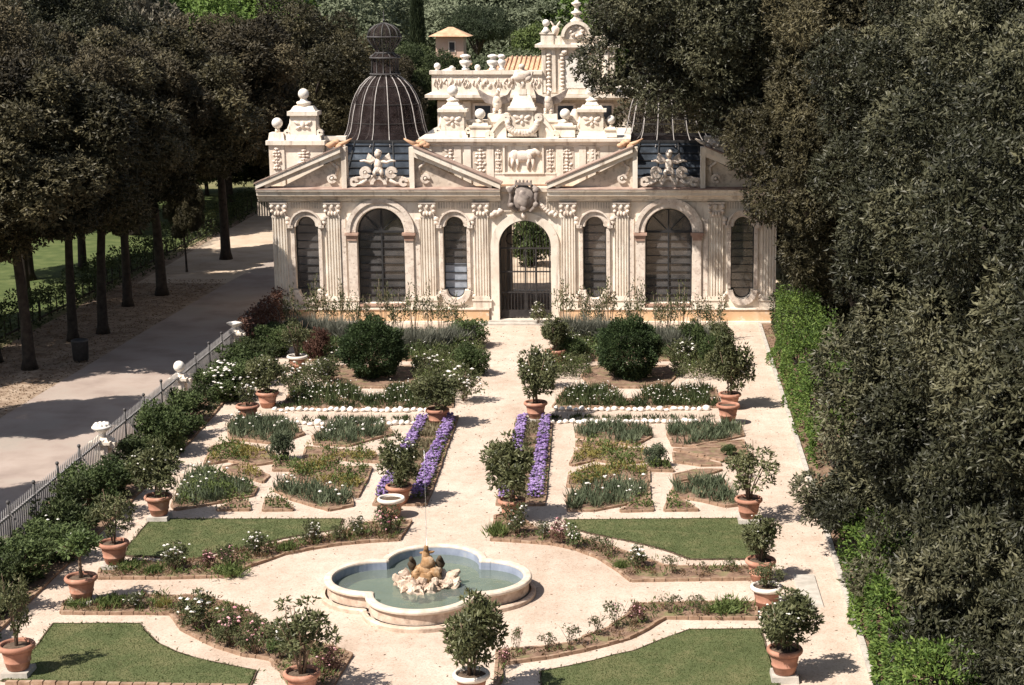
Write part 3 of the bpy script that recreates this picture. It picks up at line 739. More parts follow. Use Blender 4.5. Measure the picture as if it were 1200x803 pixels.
ROSES = {  # u, v(base), width px, height px, kind, colour
 'far left rose bed': [(205, 672, 42, 36, 'rose', 'w'), (245, 668, 24, 22, 'rose', 'r'), (266, 665, 28, 26, 'rose', 'p'), (300, 655, 34, 32, 'rose', 'w'), (335, 648, 24, 16, 'weedy', 'n'), (366, 640, 30, 30, 'rose', 'w'), (395, 636, 26, 20, 'rose', 'n'), (420, 632, 26, 26, 'rose', 'w'), (452, 628, 40, 36, 'rose', 'p'), (150, 670, 30, 16, 'weedy', 'n'), (180, 674, 24, 16, 'weedy', 'n'), (270, 676, 44, 18, 'weedy', 'n')],
 'far right rose bed': [(583, 630, 28, 26, 'weedy', 'n'), (606, 630, 42, 40, 'rose', 'w'), (637, 634, 22, 22, 'rose', 'w'), (655, 640, 26, 30, 'rose', 'r'), (672, 645, 28, 30, 'rose', 'g'), (694, 648, 26, 24, 'sparse_rose', 'n'), (712, 655, 28, 28, 'sparse_rose', 'p'), (748, 668, 34, 28, 'rose', 'w'), (789, 675, 28, 28, 'sparse_rose', 'n'), (824, 674, 14, 18, 'sparse_rose', 'n'), (856, 673, 24, 22, 'sparse_rose', 'n'), (727, 668, 18, 14, 'weedy', 'n')],
 'near left rose bed': [(160, 715, 32, 18, 'rose', 'w'), (193, 714, 22, 18, 'yel', 'n'), (232, 742, 60, 48, 'rose', 'w'), (268, 760, 50, 46, 'rose', 'p'), (300, 770, 48, 48, 'rose', 'p'), (330, 775, 44, 44, 'rose', 'g'), (130, 712, 40, 18, 'weedy', 'n'), (90, 714, 26, 14, 'weedy', 'n'), (388, 790, 36, 30, 'rose', 'r')],
 'near right rose bed': [(607, 768, 22, 38, 'sparse_rose', 'p'), (641, 764, 28, 26, 'sparse_rose', 'n'), (668, 760, 30, 32, 'sparse_rose', 'n'), (700, 748, 28, 32, 'sparse_rose', 'n'), (722, 740, 34, 42, 'sparse_rose', 'p'), (745, 734, 26, 26, 'rose', 'r'), (785, 722, 30, 28, 'sparse_rose', 'n'), (817, 722, 28, 30, 'sparse_rose', 'n'), (592, 785, 20, 24, 'rose', 'r'), (850, 718, 60, 18, 'weedy', 'n')],
}
desc = {'w': 'rose bush with white blossoms', 'p': 'rose bush with pink blossoms', 'n': 'green rose bush without open blossoms', 'r': 'reddish leaved rose bush', 'g': 'green bush with few white blossoms'}
for nm, lst in ROSES.items():
    lst = sorted(lst); cnt = {}
    tot = {}
    for q in lst: k = (q[4] in ('weedy', 'yel'), q[5]); tot[k] = tot.get(k, 0) + 1
    for (u, v, w, h, kind, c) in lst:
        s = mpx(u, v); k = (kind in ('weedy', 'yel'), c); i = cnt.get(k, 0); cnt[k] = i + 1
        base = 'low green weedy plant' if kind == 'weedy' else 'low yellowish plant' if kind == 'yel' else desc[c]
        if kind == 'sparse_rose': base = {'n': 'sparse leggy rose without open blossoms', 'p': 'sparse leggy rose with pink blossoms'}[c]
        lab = (base if tot[k] == 1 else '%s, %s from the left' % (base, ORD[i])) + ' in the ' + nm if kind != 'sparse_rose' else '%s, %s from the left in the %s' % (base, ORD[i], nm)
        if kind in ('weedy', 'yel'):
            plant('tuft', 'low_plant', lab, 'plant', G(u, v), w * s * 1.05, h * s * .9, 'small plants in the rose beds', mats={'foliage': 'weed' if kind == 'weedy' else 'yellow'})
        else:
            ms = {'blossoms': {'p': 'pink_petal'}.get(c, 'white_petal')}
            if c == 'r': ms['foliage'] = 'reddish'; ms['blossoms'] = 'pink_petal'
            if c == 'g': ms['foliage'] = 'weed_citrus'
            plant(kind, 'rose_bush', lab, 'rose bush', G(u, v), w * s * 1.08, h * s * 1.08, 'rose bushes round the fountain', mats=ms, drop=('blossoms',) if c in ('n',) else ())

# ------------------------------------------------------------------ terracotta pots and their trees
def make_pot(label, xy, w=.66, h=.5, white=False, soil=True, z=.1, slab=True):
    t = thing('terracotta_pot', label, 'flower pot', (xy[0], xy[1], z), rnd.random() * 6, 'terracotta pots in the garden', (w / .66, w / .66, h / .5))
    key = 'potmesh'
    if key not in PROTO:
        b = MB().lathe([(.175, 0), (.20, .02), (.20, .05), (.215, .06), (.235, .15), (.25, .165), (.25, .185), (.24, .195), (.27, .33), (.285, .40), (.27, .40), (.26, .36)], n=28)
        r = MB().lathe([(.285, .39), (.325, .405), (.345, .435), (.345, .47), (.325, .50), (.29, .505), (.278, .47), (.275, .395)], n=28)
        s = MB().lathe([(.05, .425), (.278, .42), (.276, .44), (.15, .455), (.02, .46)], n=20)
        PROTO[key] = (b.mesh('pot_body'), r.mesh('rim'), s.mesh('potting_soil'))
    b, r, s = PROTO[key]
    link('pot_body', b, M['terracotta'], t); link('rim', r, M['white_rim'] if white else M['terracotta'], t); link('potting_soil', s, M['soil'], t)
    return t
POTS = [ # u, v base, white rim, slab, place phrase, plant kind, plant label start, w px, h px
 (22, 792, 0, 1, 'in the bottom left corner', 'twiggy', 'sparse twiggy lemon tree', 50, 100),
 (97, 709, 0, 1, 'at the left end of the near left rose bed', 'standard', 'round lemon tree', 66, 64),
 (135, 667, 0, 1, 'at the left end of the far left rose bed', 'twiggy', 'leggy brownish citrus', 58, 72),
 (187, 610, 0, 1, 'at the far left corner of the middle left lawn', 'citrus', 'dense lemon bush', 66, 74),
 (291, 494, 0, 0, 'before the white flowering shrub by the fence', 'rose', 'small white flowering bush', 32, 32),
 (314, 478, 0, 0, 'just left of the left white stones', 'citrus', 'brown green lemon bush', 48, 52),
 (349, 434, 1, 0, 'with a white rim near the facade', 'twiggy', 'open upright lemon bush', 44, 50),
 (459, 607, 1, 0, 'with a white rim and only bare soil, left of the middle path', None, '', 0, 0),
 (468, 592, 0, 0, 'behind the empty white rimmed pot', 'citrus', 'broad lemon bush', 62, 64),
 (513, 499, 0, 0, 'at the far end of the left purple bed', 'citrus', 'wide green citrus bush', 60, 52),
 (600, 609, 0, 0, 'at the near end of the right purple bed', 'citrus', 'large pale lemon bush', 76, 90),
 (628, 495, 0, 1, 'at the far end of the right purple bed', 'citrus', 'tall dark citrus bush', 60, 74),
 (651, 427, 0, 0, 'nearest the right side of the gate', 'citrus', 'small loose citrus bush', 36, 46),
 (853, 498, 0, 1, 'foremost at the right end of the white stones', None, '', 0, 0),
 (855, 480, 0, 0, 'second at the right end of the white stones', 'citrus', 'round brownish lemon bush', 58, 80),
 (877, 613, 0, 1, 'at the far right corner of the middle right lawn', 'twiggy', 'spreading lemon bush', 78, 76),
 (891, 682, 0, 0, 'beside the middle right lawn under the oak', 'citrus', 'loose green citrus bush', 50, 60),
 (898, 714, 1, 0, 'with a white rim beside the paving slab', 'twiggy', 'low reddish green shrub', 46, 34),
 (919, 797, 0, 1, 'in front, beside the bottom right lawn', 'citrus', 'big glossy lemon bush', 86, 82),
 (355, 818, 0, 0, 'at the bottom edge, left of the middle path', 'twiggy', 'wide branching lemon bush', 100, 100),
 (553, 820, 1, 0, 'at the bottom edge, right of the middle path', 'citrus', 'tall bushy lemon tree', 88, 112),
 (846, 432, 0, 0, 'nearest the facade on the right path', 'citrus', 'upright citrus bush', 34, 50),
]
SHORT = {}
for (u, v, white, slab, ph, kind, pl, w, h) in POTS:
    xy = G(u, v); s = mpx(u, v); z = .03
    if slab:
        o = MB().box(-.27, .27, -.27, .27, 0, .13, .015).link('stone_plinth', M['slab'], None); o.location = (xy[0], xy[1], .02)
        tag(o, 'grey stone plinth under the pot ' + ph, 'plinth', 'stone plinths under the pots'); z = .15
    pw = .68 if v > 560 else .72
    make_pot('terracotta pot ' + ph, xy, pw, .52, bool(white), z=z)
    if kind:
        plant(kind, 'potted_tree', pl + ' in the pot ' + ph, 'potted tree', xy, w * s * 1.05, h * s * 1.05, 'citrus trees in the pots', z=z + .44, drop=('blossoms',) if kind == 'citrus' and rnd.random() < .4 else ())

# ------------------------------------------------------------------ hedge shrubs along the left fence
bx = [(-13.45, 26), (-13.45, 48), (-13.6, 52.5), (-13.85, 58), (-14.05, 66.5), (-14.62, 66.5), (-14.62, 26)]
bed(bx, 'long brick edged shrub bed along the left fence', world=True, edge='brick')
LS = [(27.5, 1.9, 1.5, 0), (29.3, 2.1, 1.6, 0), (31.2, 2.0, 1.5, 0), (33.2, 2.1, 1.45, 0), (35.0, 2.0, 1.5, 1), (36.8, 2.2, 1.5, 0), (38.5, 2.1, 1.45, 1), (40.2, 2.1, 1.7, 0), (42.0, 2.0, 1.75, 0), (43.8, 1.9, 1.6, 0), (46.3, 1.9, 1.35, 0), (48.2, 2.1, 1.75, 0), (50.2, 2.0, 1.8, 0), (52.0, 1.8, 1.6, 0), (55.2, 2.6, 1.5, 2), (57.4, 2.3, 1.75, 0), (59.6, 2.2, 1.7, 0), (62.2, 1.9, 1.4, 0), (64.4, 1.7, 1.1, 0)]
vis = [q for q in LS]
for i, (y, w, h, fl) in enumerate(LS):
    n = len(LS) - 1 - i
    place = 'nearest the facade' if n == 0 else '%s from the facade' % (ORD[n] if n < len(ORD) else 'last')
    lab = ('dark green shrub by the fence, ' if fl == 0 else 'green shrub dotted with white blossoms by the fence, ' if fl == 1 else 'wide shrub covered in white roses by the fence, ') + place
    xx = -14.1 + .1 * math.sin(i * 2.3) + (.25 if y > 54 else 0)
    t = plant('shrub', 'shrub', lab, 'shrub', (xx + .1, y), w * .95, h * (.9 + .12 * math.sin(i * 1.9)), 'shrubs along the left fence', mats={'foliage': 'hedge' if i % 3 == 1 else 'shrub'})
    if fl:
        n = 90 if fl == 2 else 30
        P = clump_points(n, 1.0, 1.0, .75, .75, 12, .36, .95)[0]; P = P[P[:, 0] > -.9]
        link('blossoms', npm('blossoms', blossoms(P, .034 + .024 * R.random(len(P)))), M['white_petal'], t)

# ------------------------------------------------------------------ beds around the topiary balls
for side, u0, u1, tu in (('left', 322, 575, 437), ('right', 640, 868, 737)):
    poly = bed([(u0 + 8, 479), (u1 - 44 if side == 'left' else u1 - 24, 479), (u1 - 44 if side == 'left' else u1 - 30, 457), (tu + 22, 457), (tu + 14, 470), (tu - 12, 470), (tu - 22, 457), (u0 + 22, 457)], 'narrow bed of white flowers in front of the %s topiary ball' % side)
    stuff('bed_leaves', c_iris(shrink(poly, .95), 24, .36), 'hedge', 'dark upright leaves in the bed before the %s topiary ball' % side, 'leaves')
    flowers_in(shrink(poly, .95), 170, .34, .026, 'white_petal', 'white flowers in the bed before the %s topiary ball' % side, .07)
    xy = G(tu, 444)
    plant('topiary', 'topiary_ball', 'large round clipped dark green bush, %s of the middle path' % side, 'topiary', xy, 2.3, 2.2, 'clipped round bushes before the facade', z=.02)
    pa = bed([(tu - 42, 456), (tu + 42, 456), (tu + 56, 442), (tu + 44, 431), (tu - 44, 431), (tu - 56, 442)], 'round bare bed under the %s topiary ball' % side)
    pb = bed([(u0 + 22, 424), (u1 - 22, 424), (u1 - 22, 394), (u0 + 30, 394)], 'long planted bed between the facade and the %s topiary ball' % side)
    stuff('bed_leaves', c_low(shrink(pb, .95), 45, .4, .13, .05), 'shrub', 'green leafy cover in the bed behind the %s topiary ball' % side, 'ground cover')
    flowers_in(shrink(pb, .95), 60, .4, .035, 'white_petal', 'small white flowers in the bed behind the %s topiary ball' % side)
    k = 0; us = list(range(int(u0 + 28), int(u1 - 24), 15))
    for u in us:
        v = 408 + 7 * math.sin(u * 1.7)
        s = mpx(u, v)
        plant('lavender', 'silver_bush', 'silvery grey bush, %s from the left behind the %s topiary ball' % (ORD[k], side), 'bush', G(u, v), 28 * s, 33 * s, 'silvery bushes behind the topiary balls'); k += 1
    k = 0
    for u in range(int(u0 + 26), int(u1 - 28), 17):
        uu = u + rnd.uniform(-4, 4); v = 392 + rnd.uniform(-3, 8); s = mpx(uu, v)
        plant('cane', 'climbing_rose', 'tall thin climbing rose cane before the facade, %s from the left, %s of the gate' % (ORD[k], side), 'climbing rose', G(uu, v), rnd.uniform(18, 28) * s, rnd.uniform(46, 66) * s, 'tall canes before the facade'); k += 1
for pxs, lab in (([(484, 478), (528, 479), (572, 402), (484, 402)], 'beside the middle path, left of it'), ([(646, 446), (692, 446), (692, 400), (650, 400)], 'left of the right topiary ball'),
                 ([(788, 446), (862, 448), (850, 398), (786, 398)], 'right of the right topiary ball'), ([(338, 470), (392, 452), (396, 428), (352, 440)], 'left of the left topiary ball')):
    q = gp(*pxs)
    stuff('leafy_cover', c_low(q, 60, .5, .1, .045), 'rose', 'lush leafy growth ' + lab, 'ground cover')
    stuff('fresh_cover', c_low(q, 34, .55, .09, .04, cut=.05), 'weed', 'fresh green growth ' + lab, 'ground cover')
    flowers_in(q, 22, .5, .035, 'white_petal', 'scattered pale blossoms ' + lab)
# leafy bushes on the flanks of those beds
FL = [(545, 472, 54, 46, 'rose', 'bushy green shrub beside the middle path, nearest the left purple bed'), (552, 440, 52, 42, 'shrub', 'green shrub beside the middle path, level with the left topiary ball'), (548, 408, 56, 40, 'shrub', 'pale green shrub left of the gate path near the facade'), (505, 442, 40, 30, 'rose', 'green shrub just right of the left topiary ball'),
      (380, 450, 36, 32, 'rose', 'leafy shrub just left of the left topiary ball'), (340, 460, 40, 36, 'rose', 'leafy rose bush left of the bed of white flowers'), (372, 422, 40, 44, 'shrub', 'reddish leaved shrub below the left windows'),
      (640, 455, 40, 46, 'rose', 'leafy shrub behind the tall citrus right of the middle path'), (670, 425, 40, 36, 'shrub', 'green shrub left of the right topiary ball'), (800, 428, 52, 32, 'rose', 'dark green shrub right of the right topiary ball'), (838, 440, 40, 60, 'shrub', 'tall leafy shrub at the right end of the facade beds'), (812, 415, 40, 46, 'shrub', 'dark twiggy shrub below the right arched window'),
      (330, 520 + 22, 36, 44, 'shrub', 'bluish green small shrub at the heart of the left parterre'), (768, 548, 30, 32, 'shrub', 'bluish green small shrub at the heart of the right parterre'), (855, 536, 22, 16, 'shrub', 'tiny dark shrub on the bare right flank of the right parterre'),
      (865, 562, 30, 26, 'rose', 'dry brownish bush beside the pot on the right path')]
for (u, v, w, h, kind, lab) in FL:
    s = mpx(u, v); ms = {'foliage': 'reddish'} if 'reddish' in lab or 'brownish' in lab else {'foliage': 'iris'} if 'bluish' in lab else {'foliage': 'weed_citrus'} if 'pale' in lab else None
    plant(kind, 'garden_shrub', lab, 'shrub', G(u, v), w * s, h * s, 'shrubs in the flower beds', mats=ms)
# rows of white stones
st = MB().ell((0, 0, .06), (.105, .085, .08), 10, 7, jit=.35).mesh('edging_stone')
st2 = MB().ell((0, 0, .05), (.09, .1, .075), 10, 7, jit=.4).mesh('edging_stone')
for side, rows in (('left', ((318, 503, 483, 'far'), (322, 490, 499, 'near'))), ('right', ((648, 832, 482, 'far'), (644, 836, 497, 'near')))):
    for (u0, u1, v, rw) in rows:
        n = int((u1 - u0) / 7.4)
        for i in range(n):
            u = u0 + (u1 - u0) * (i + .5) / n + rnd.uniform(-1, 1)
            o = link('white_stone', (st, st2)[i % 2], M['white_stone']); x, y = G(u, v + rnd.uniform(-.8, .8))
            o.location = (x, y, .03); o.rotation_euler = (0, 0, rnd.random() * 6.3); q = rnd.uniform(.75, 1.2); o.scale = (q * rnd.uniform(.85, 1.25), q, q * rnd.uniform(.75, 1.1))
            tag(o, 'rounded white edging stone in the %s row before the %s topiary ball' % (rw, side), 'stone', 'white stones in the %s row, %s' % (rw, side))
        poly = gp((u0, v - 2), (u1, v - 2), (u1, v - 7), (u0, v - 7))
        stuff('row_leaves', c_iris(gp((u0, v - 2.5), (u1, v - 2.5), (u1, v - 5.5), (u0, v - 5.5)), 26, .2), 'hedge', 'dark upright leaves behind the %s row of white stones, %s of the middle path' % (rw, side), 'leaves')
# ------------------------------------------------------------------ the quatrefoil fountain
FX, FY = -4.71, 36.2
def quat(r, d=1.09, n=128):
    pts = []
    for k in range(n):
        a = 2 * PI * (k + .5) / n; ph = ((a + PI / 4) % (PI / 2)) - PI / 4
        q = d * math.cos(ph) + math.sqrt(max(r * r - (d * math.sin(ph)) ** 2, 0))
        pts.append((q * math.cos(a), q * math.sin(a)))
    return pts
def rings(prof, n=128):
    mb = MB(); vs = []; fs = []
    for r, z in prof: vs += [(x, y, z) for x, y in quat(r, n=n)]
    for i in range(len(prof) - 1):
        for k in range(n):
            fs.append((i * n + k, i * n + (k + 1) % n, (i + 1) * n + (k + 1) % n, (i + 1) * n + k))
    return mb.add(vs, fs)
FZ = .86
ft = thing('fountain', 'low four lobed stone fountain basin with greenish water and a rocky figure group', 'fountain', (FX, FY, .02), scale=(1, 1, FZ))
rings([(1.30, 0), (1.30, .10), (1.27, .13), (1.2, .135)]).link('stone_step', M['basin_wall'], ft)
rings([(1.15, .13), (1.145, .33), (1.14, .40)]).link('basin_wall', M['basin_wall'], ft)
rings([(1.13, .395), (1.19, .405), (1.215, .43), (1.22, .475), (1.205, .51), (1.18, .525), (1.085, .53), (1.045, .52), (1.03, .49), (1.025, .46)]).link('rim', M['rim'], ft)
rings([(1.027, .48), (1.02, .03), (.88, .02)]).link('inner_wall', M['basin_blue'], ft)
def fill(r, z, name, m):
    o = sheet(name, quat(r), z, m, None, kind=None, parent=ft); return o
fill(1.018, .035, 'basin_floor', M['basin_floor'])
w = fill(1.022, .27, 'water', M['water'])
fg = thing('rock_sculpture', 'ochre figure on a pile of pale rocks in the middle of the fountain', 'sculpture', (FX - .02, FY - .02, .03), scale=(.94, .94, .88))
mb = MB()
rk = random.Random(5)
for i in range(64):
    a = rk.random() * 6.28; d = .10 + .60 * rk.random() ** .7
    s = .07 + .09 * rk.random()
    mb.ell((1.0 * d * math.cos(a) * 1.1, .8 * d * math.sin(a), .22 + .26 * (1 - d) * rk.random()), (s * 1.3, s, s * (.8 + .5 * rk.random())), 9, 7, Matrix.Rotation(rk.random() * 3, 3, 'Z') @ Matrix.Rotation(rk.random() * 2 - 1, 3, 'Y'), jit=1.0)
for x, y, z in ((-.62, -.05, .32), (-.5, .0, .48), (.55, .05, .42), (.62, -.1, .3), (-.2, -.45, .25), (.15, -.5, .25)):
    mb.ell((x, y, z), (.12, .1, .2), 10, 8, Matrix.Rotation(x * 1.1, 3, 'Y'), jit=.9)
mb.sm = [False] * len(mb.f)
mb.link('rocks', M['rock'], fg)
mb = MB()
for c, r in (((-.02, 0, .62), (.24, .2, .26)), ((.04, -.04, .84), (.17, .15, .2)), ((-.02, .02, 1.03), (.10, .09, .17)), ((-.01, .0, 1.2), (.06, .06, .10)), ((.2, -.08, .62), (.15, .13, .18)), ((-.2, -.1, .52), (.16, .14, .18)), ((.02, -.2, .5), (.18, .12, .16)), ((.09, .02, 1.12), (.10, .03, .035)), ((-.1, .02, 1.10), (.09, .03, .035))):
    mb.ell(c, r, 12, 9, jit=.45)
for sx in (-1, 1):
    mb.tube([(.12 * sx, -.1, .72), (.26 * sx, -.16, .66), (.33 * sx, -.2, .5)], [.07, .06, .04], 8)
mb.link('figure', M['ochre_rock'], fg)
for x, z in ((-.36, .78), (.30, .80)):
    mb = MB(); mb.ell((x, .06, z), (.10, .09, .17), 10, 8, jit=.4); mb.ell((x * 1.02, .0, z + .16), (.06, .06, .07), 8, 6, jit=.3)
    mb.tube([(x, .06, z - .1), (x * .95, .04, .5), (x, .05, .3)], [.06, .05, .06], 7)
    mb.link('side_figure', M['mossy'], fg)
mb = MB().tube([(0, 0, 1.1), (.004, 0, 2.2), (.0, 0, 3.3)], [.010, .008, .004], 6)
o = mb.link('water_jet', M['jet'], None); o.location = (FX - .02, FY - .02, .05)
tag(o, 'thin upright jet of water rising from the fountain figure', 'water jet')

# ------------------------------------------------------------------ railing, piers and bin beside the road
FEX = -14.72
PY = [27.0, 36.3, 45.3, 53.3, 60.9]
def pier(y, top, label):
    t = thing('stone_pier', label, 'pier', (FEX, y, 0))
    mb = MB(); mb.box(-.24, .24, -.24, .24, 0, .18); mb.box(-.19, .19, -.19, .19, .18, 1.12)
    mb.link('shaft', M['carved'], t)
    c = MB(); c.box(-.27, .27, -.27, .27, 1.12, 1.2); c.box(-.23, .23, -.23, .23, 1.2, 1.3, .06)
    c.box(-.36, -.19, -.12, .12, 1.02, 1.16); c.box(.19, .36, -.12, .12, 1.02, 1.16); c.link('cap', M['stone'], t)
    r = MB(); r.box(-.06, .06, -.2, -.192, .5, .95); r.box(-.1, -.07, -.2, -.194, .45, 1.0); r.box(.07, .1, -.2, -.194, .45, 1.0); r.link('front_panel', M['carved'], t)
    if top == 'ball':
        MB().lathe([(.11, 1.3), (.07, 1.34), (.07, 1.4)], n=14).ell((0, 0, 1.55), .18, 18, 12).link('ball_finial', M['white_stone'], t)
    elif top == 'basket':
        b = MB().lathe([(.1, 1.3), (.07, 1.36), (.09, 1.42), (.2, 1.5), (.27, 1.56), (.26, 1.6), (.22, 1.62), (.1, 1.65)], n=18)
        for k in range(9): b.ell((.16 * math.cos(k * .7), .16 * math.sin(k * .7), 1.63), .07, 8, 6, jit=.3)
        b.link('fruit_basket', M['white_stone'], t)
    else:
        MB().lathe([(.1, 1.3), (.07, 1.34), (.09, 1.38), (.24, 1.46), (.29, 1.5), (.29, 1.54), (.2, 1.57)], n=4).link('urn', M['white_stone'], t)
pier(27.0, 'ball', 'stone fence pier nearest the bottom left corner'); pier(36.3, 'urn', 'stone fence pier with a pale flat urn at the left edge of the picture')
pier(45.3, 'basket', 'stone fence pier topped by a fruit basket'); pier(53.3, 'ball', 'stone fence pier topped by a white ball'); pier(60.9, 'urn', 'stone fence pier with a flat square urn nearest the facade')
pn = ['in front of the picture edge', 'between the urn pier at the left edge and the fruit basket pier', 'between the fruit basket pier and the white ball pier', 'between the white ball pier and the pier nearest the facade', 'between the last pier and the facade']
PYE = PY + [68.9]
for i in range(5):
    y0, y1 = PYE[i] + .22, PYE[i + 1] - .22
    t = thing('iron_railing', 'grey iron railing ' + pn[i], 'railing', (FEX, (y0 + y1) / 2, 0), group='railings along the road')
    h0, h1 = y0 - (y0 + y1) / 2, y1 - (y0 + y1) / 2
    mb = MB(); n = int((y1 - y0) / .135)
    for k in range(n):
        y = h0 + (h1 - h0) * (k + .5) / n
        mb.tube([(0, y, .1), (0, y, 1.38), (0, y, 1.46)], [.016, .016, .003], 5)
    mb.link('bars', M['rail'], t)
    mb = MB(); mb.box(-.03, .03, h0 - .03, h1 + .03, 1.2, 1.25); mb.box(-.025, .025, h0 - .03, h1 + .03, .2, .24); mb.link('rails', M['rail'], t)
    MB().box(-.16, .16, h0, h1, 0, .14, .02).link('stone_base', M['slab'], t)
    m = max(2, int((y1 - y0) / 1.7))
    for k in range(1, m):
        y = h0 + (h1 - h0) * k / m
        mb = MB(); mb.tube([(0, y, .1), (0, y, 1.5)], .032, 6); mb.tube([(.02, y, 1.3), (.35, y - .05, .9), (.45, y, .1)], .02, 5); mb.ell((0, y, 1.55), .05, 8, 6)
        mb.link('post', M['rail_dark'], t)
n = 3200; y = 61.3 + 7.5 * R.random(n); z = R.random(n) ** .7 * 1.55
P = np.c_[FEX + .05 + R.normal(size=n) * .12, y, z]; D = R.normal(size=(n, 3)); D[:, 0] += .4
tv = thing('ivy', 'brownish climbing ivy covering the last railing before the facade', 'climbing plant', (0, 0, 0))
link('foliage', npm('foliage', leaves(P, D, .12, .06)), M['reddish'], tv)
MB().tube([(FEX, 64, 0), (FEX + .05, 64.5, .8), (FEX, 65.2, 1.3)], .02, 5).tube([(FEX, 67, 0), (FEX + .06, 66.6, .7), (FEX, 66, 1.2)], .02, 5).link('stems', M['stem'], tv)
bx, by = G(95, 424)
tb = thing('litter_bin', 'dark litter bin standing on the verge by the road', 'bin', (bx, by, 0))
MB().lathe([(.26, .08), (.28, .1), (.30, .75), (.31, .78), (.27, .78), (.25, .2)], n=18).link('bin_body', M['iron'], tb)
MB().lathe([(.31, .775), (.32, .80), (.26, .84), (.25, .79)], n=18).link('rim', M['rail_dark'], tb)
mb = MB()
for a in range(4): mb.tube([(.22 * math.cos(a * PI / 2), .22 * math.sin(a * PI / 2), 0), (.22 * math.cos(a * PI / 2), .22 * math.sin(a * PI / 2), .12)], .02, 5)
mb.link('feet', M['iron'], tb)

# ------------------------------------------------------------------ hedges
def hedge(poly_line, w, h, n, mat, label, L_=.11):
    t = thing('hedge', label, 'hedge', (poly_line[0][0], poly_line[0][1], 0))
    ox, oy = poly_line[0]; P = []; N = []
    seg = [(Vector(a), Vector(b)) for a, b in zip(poly_line, poly_line[1:])]; tot = sum((b - a).length for a, b in seg)
    for a, b in seg:
        k = int(n * (b - a).length / tot); f = R.random(k); d = (b - a).normalized(); nn = Vector((d.y, -d.x))
        s = R.random(k) * 2 - 1; side = R.random(k)
        across = np.where(side < .38, -1.0, np.where(side < .62, 1.0, s)); zz = np.where(side < .62, R.random(k), .88 + .12 * R.random(k))
        base = np.c_[a.x + (b.x - a.x) * f, a.y + (b.y - a.y) * f]
        lump = np.array([1 + .65 * noise.noise(Vector((p[0] * .8, p[1] * .8, q * 2))) + .25 * noise.noise(Vector((p[0] * 3, p[1] * 3, q * 4))) for p, q in zip(base, zz)])
        off = across * w / 2 * lump * (1 - .25 * zz ** 3)
        P.append(np.c_[base[:, 0] + nn.x * off - ox, base[:, 1] + nn.y * off - oy, zz * h * lump]); N.append(np.c_[nn.x * across, nn.y * across, (zz - .5)])
    P = np.concatenate(P); N = np.concatenate(N); D = unit(N) * .7 + R.normal(size=N.shape) * .7
    link('foliage', npm('foliage', leaves(P, D, L_ * (.6 + .7 * R.random(len(P))), L_ * .5)), M[mat], t)
    mb = MB().tube([(a - poly_line[0][0], b - poly_line[0][1], .12) for a, b in poly_line], .05, 5)
    for a, b in seg:
        k = int((b - a).length / .7)
        for i in range(k):
            p = a.lerp(b, (i + rnd.random()) / k); mb.tube([(p.x - ox, p.y - oy, 0), (p.x - ox + .1 * (rnd.random() - .5), p.y - oy, h * .7)], .03, 5)
    mb.link('stems', M['bark'], t)
hedge([(-25.1, 48), (-24.9, 66), (-24.6, 85), (-24.5, 108)], 1.2, 1.15, 16000, 'hedge', 'low dark clipped hedge between the verge and the sunlit grass', .14)
hedge([(5.1, 26), (5.3, 37)], 1.1, 1.5, 16000, 'lime', 'bright green leafy hedge in the bottom right corner under the oaks')
hedge([(5.45, 46.5), (5.65, 62)], 1.3, 2.1, 15000, 'lime', 'bright lime green hedge along the far part of the right path')
hedge([(6.0, 62), (6.15, 68.6)], 1.3, 1.8, 6000, 'hedge', 'shaded dark hedge beside the right end of the facade')

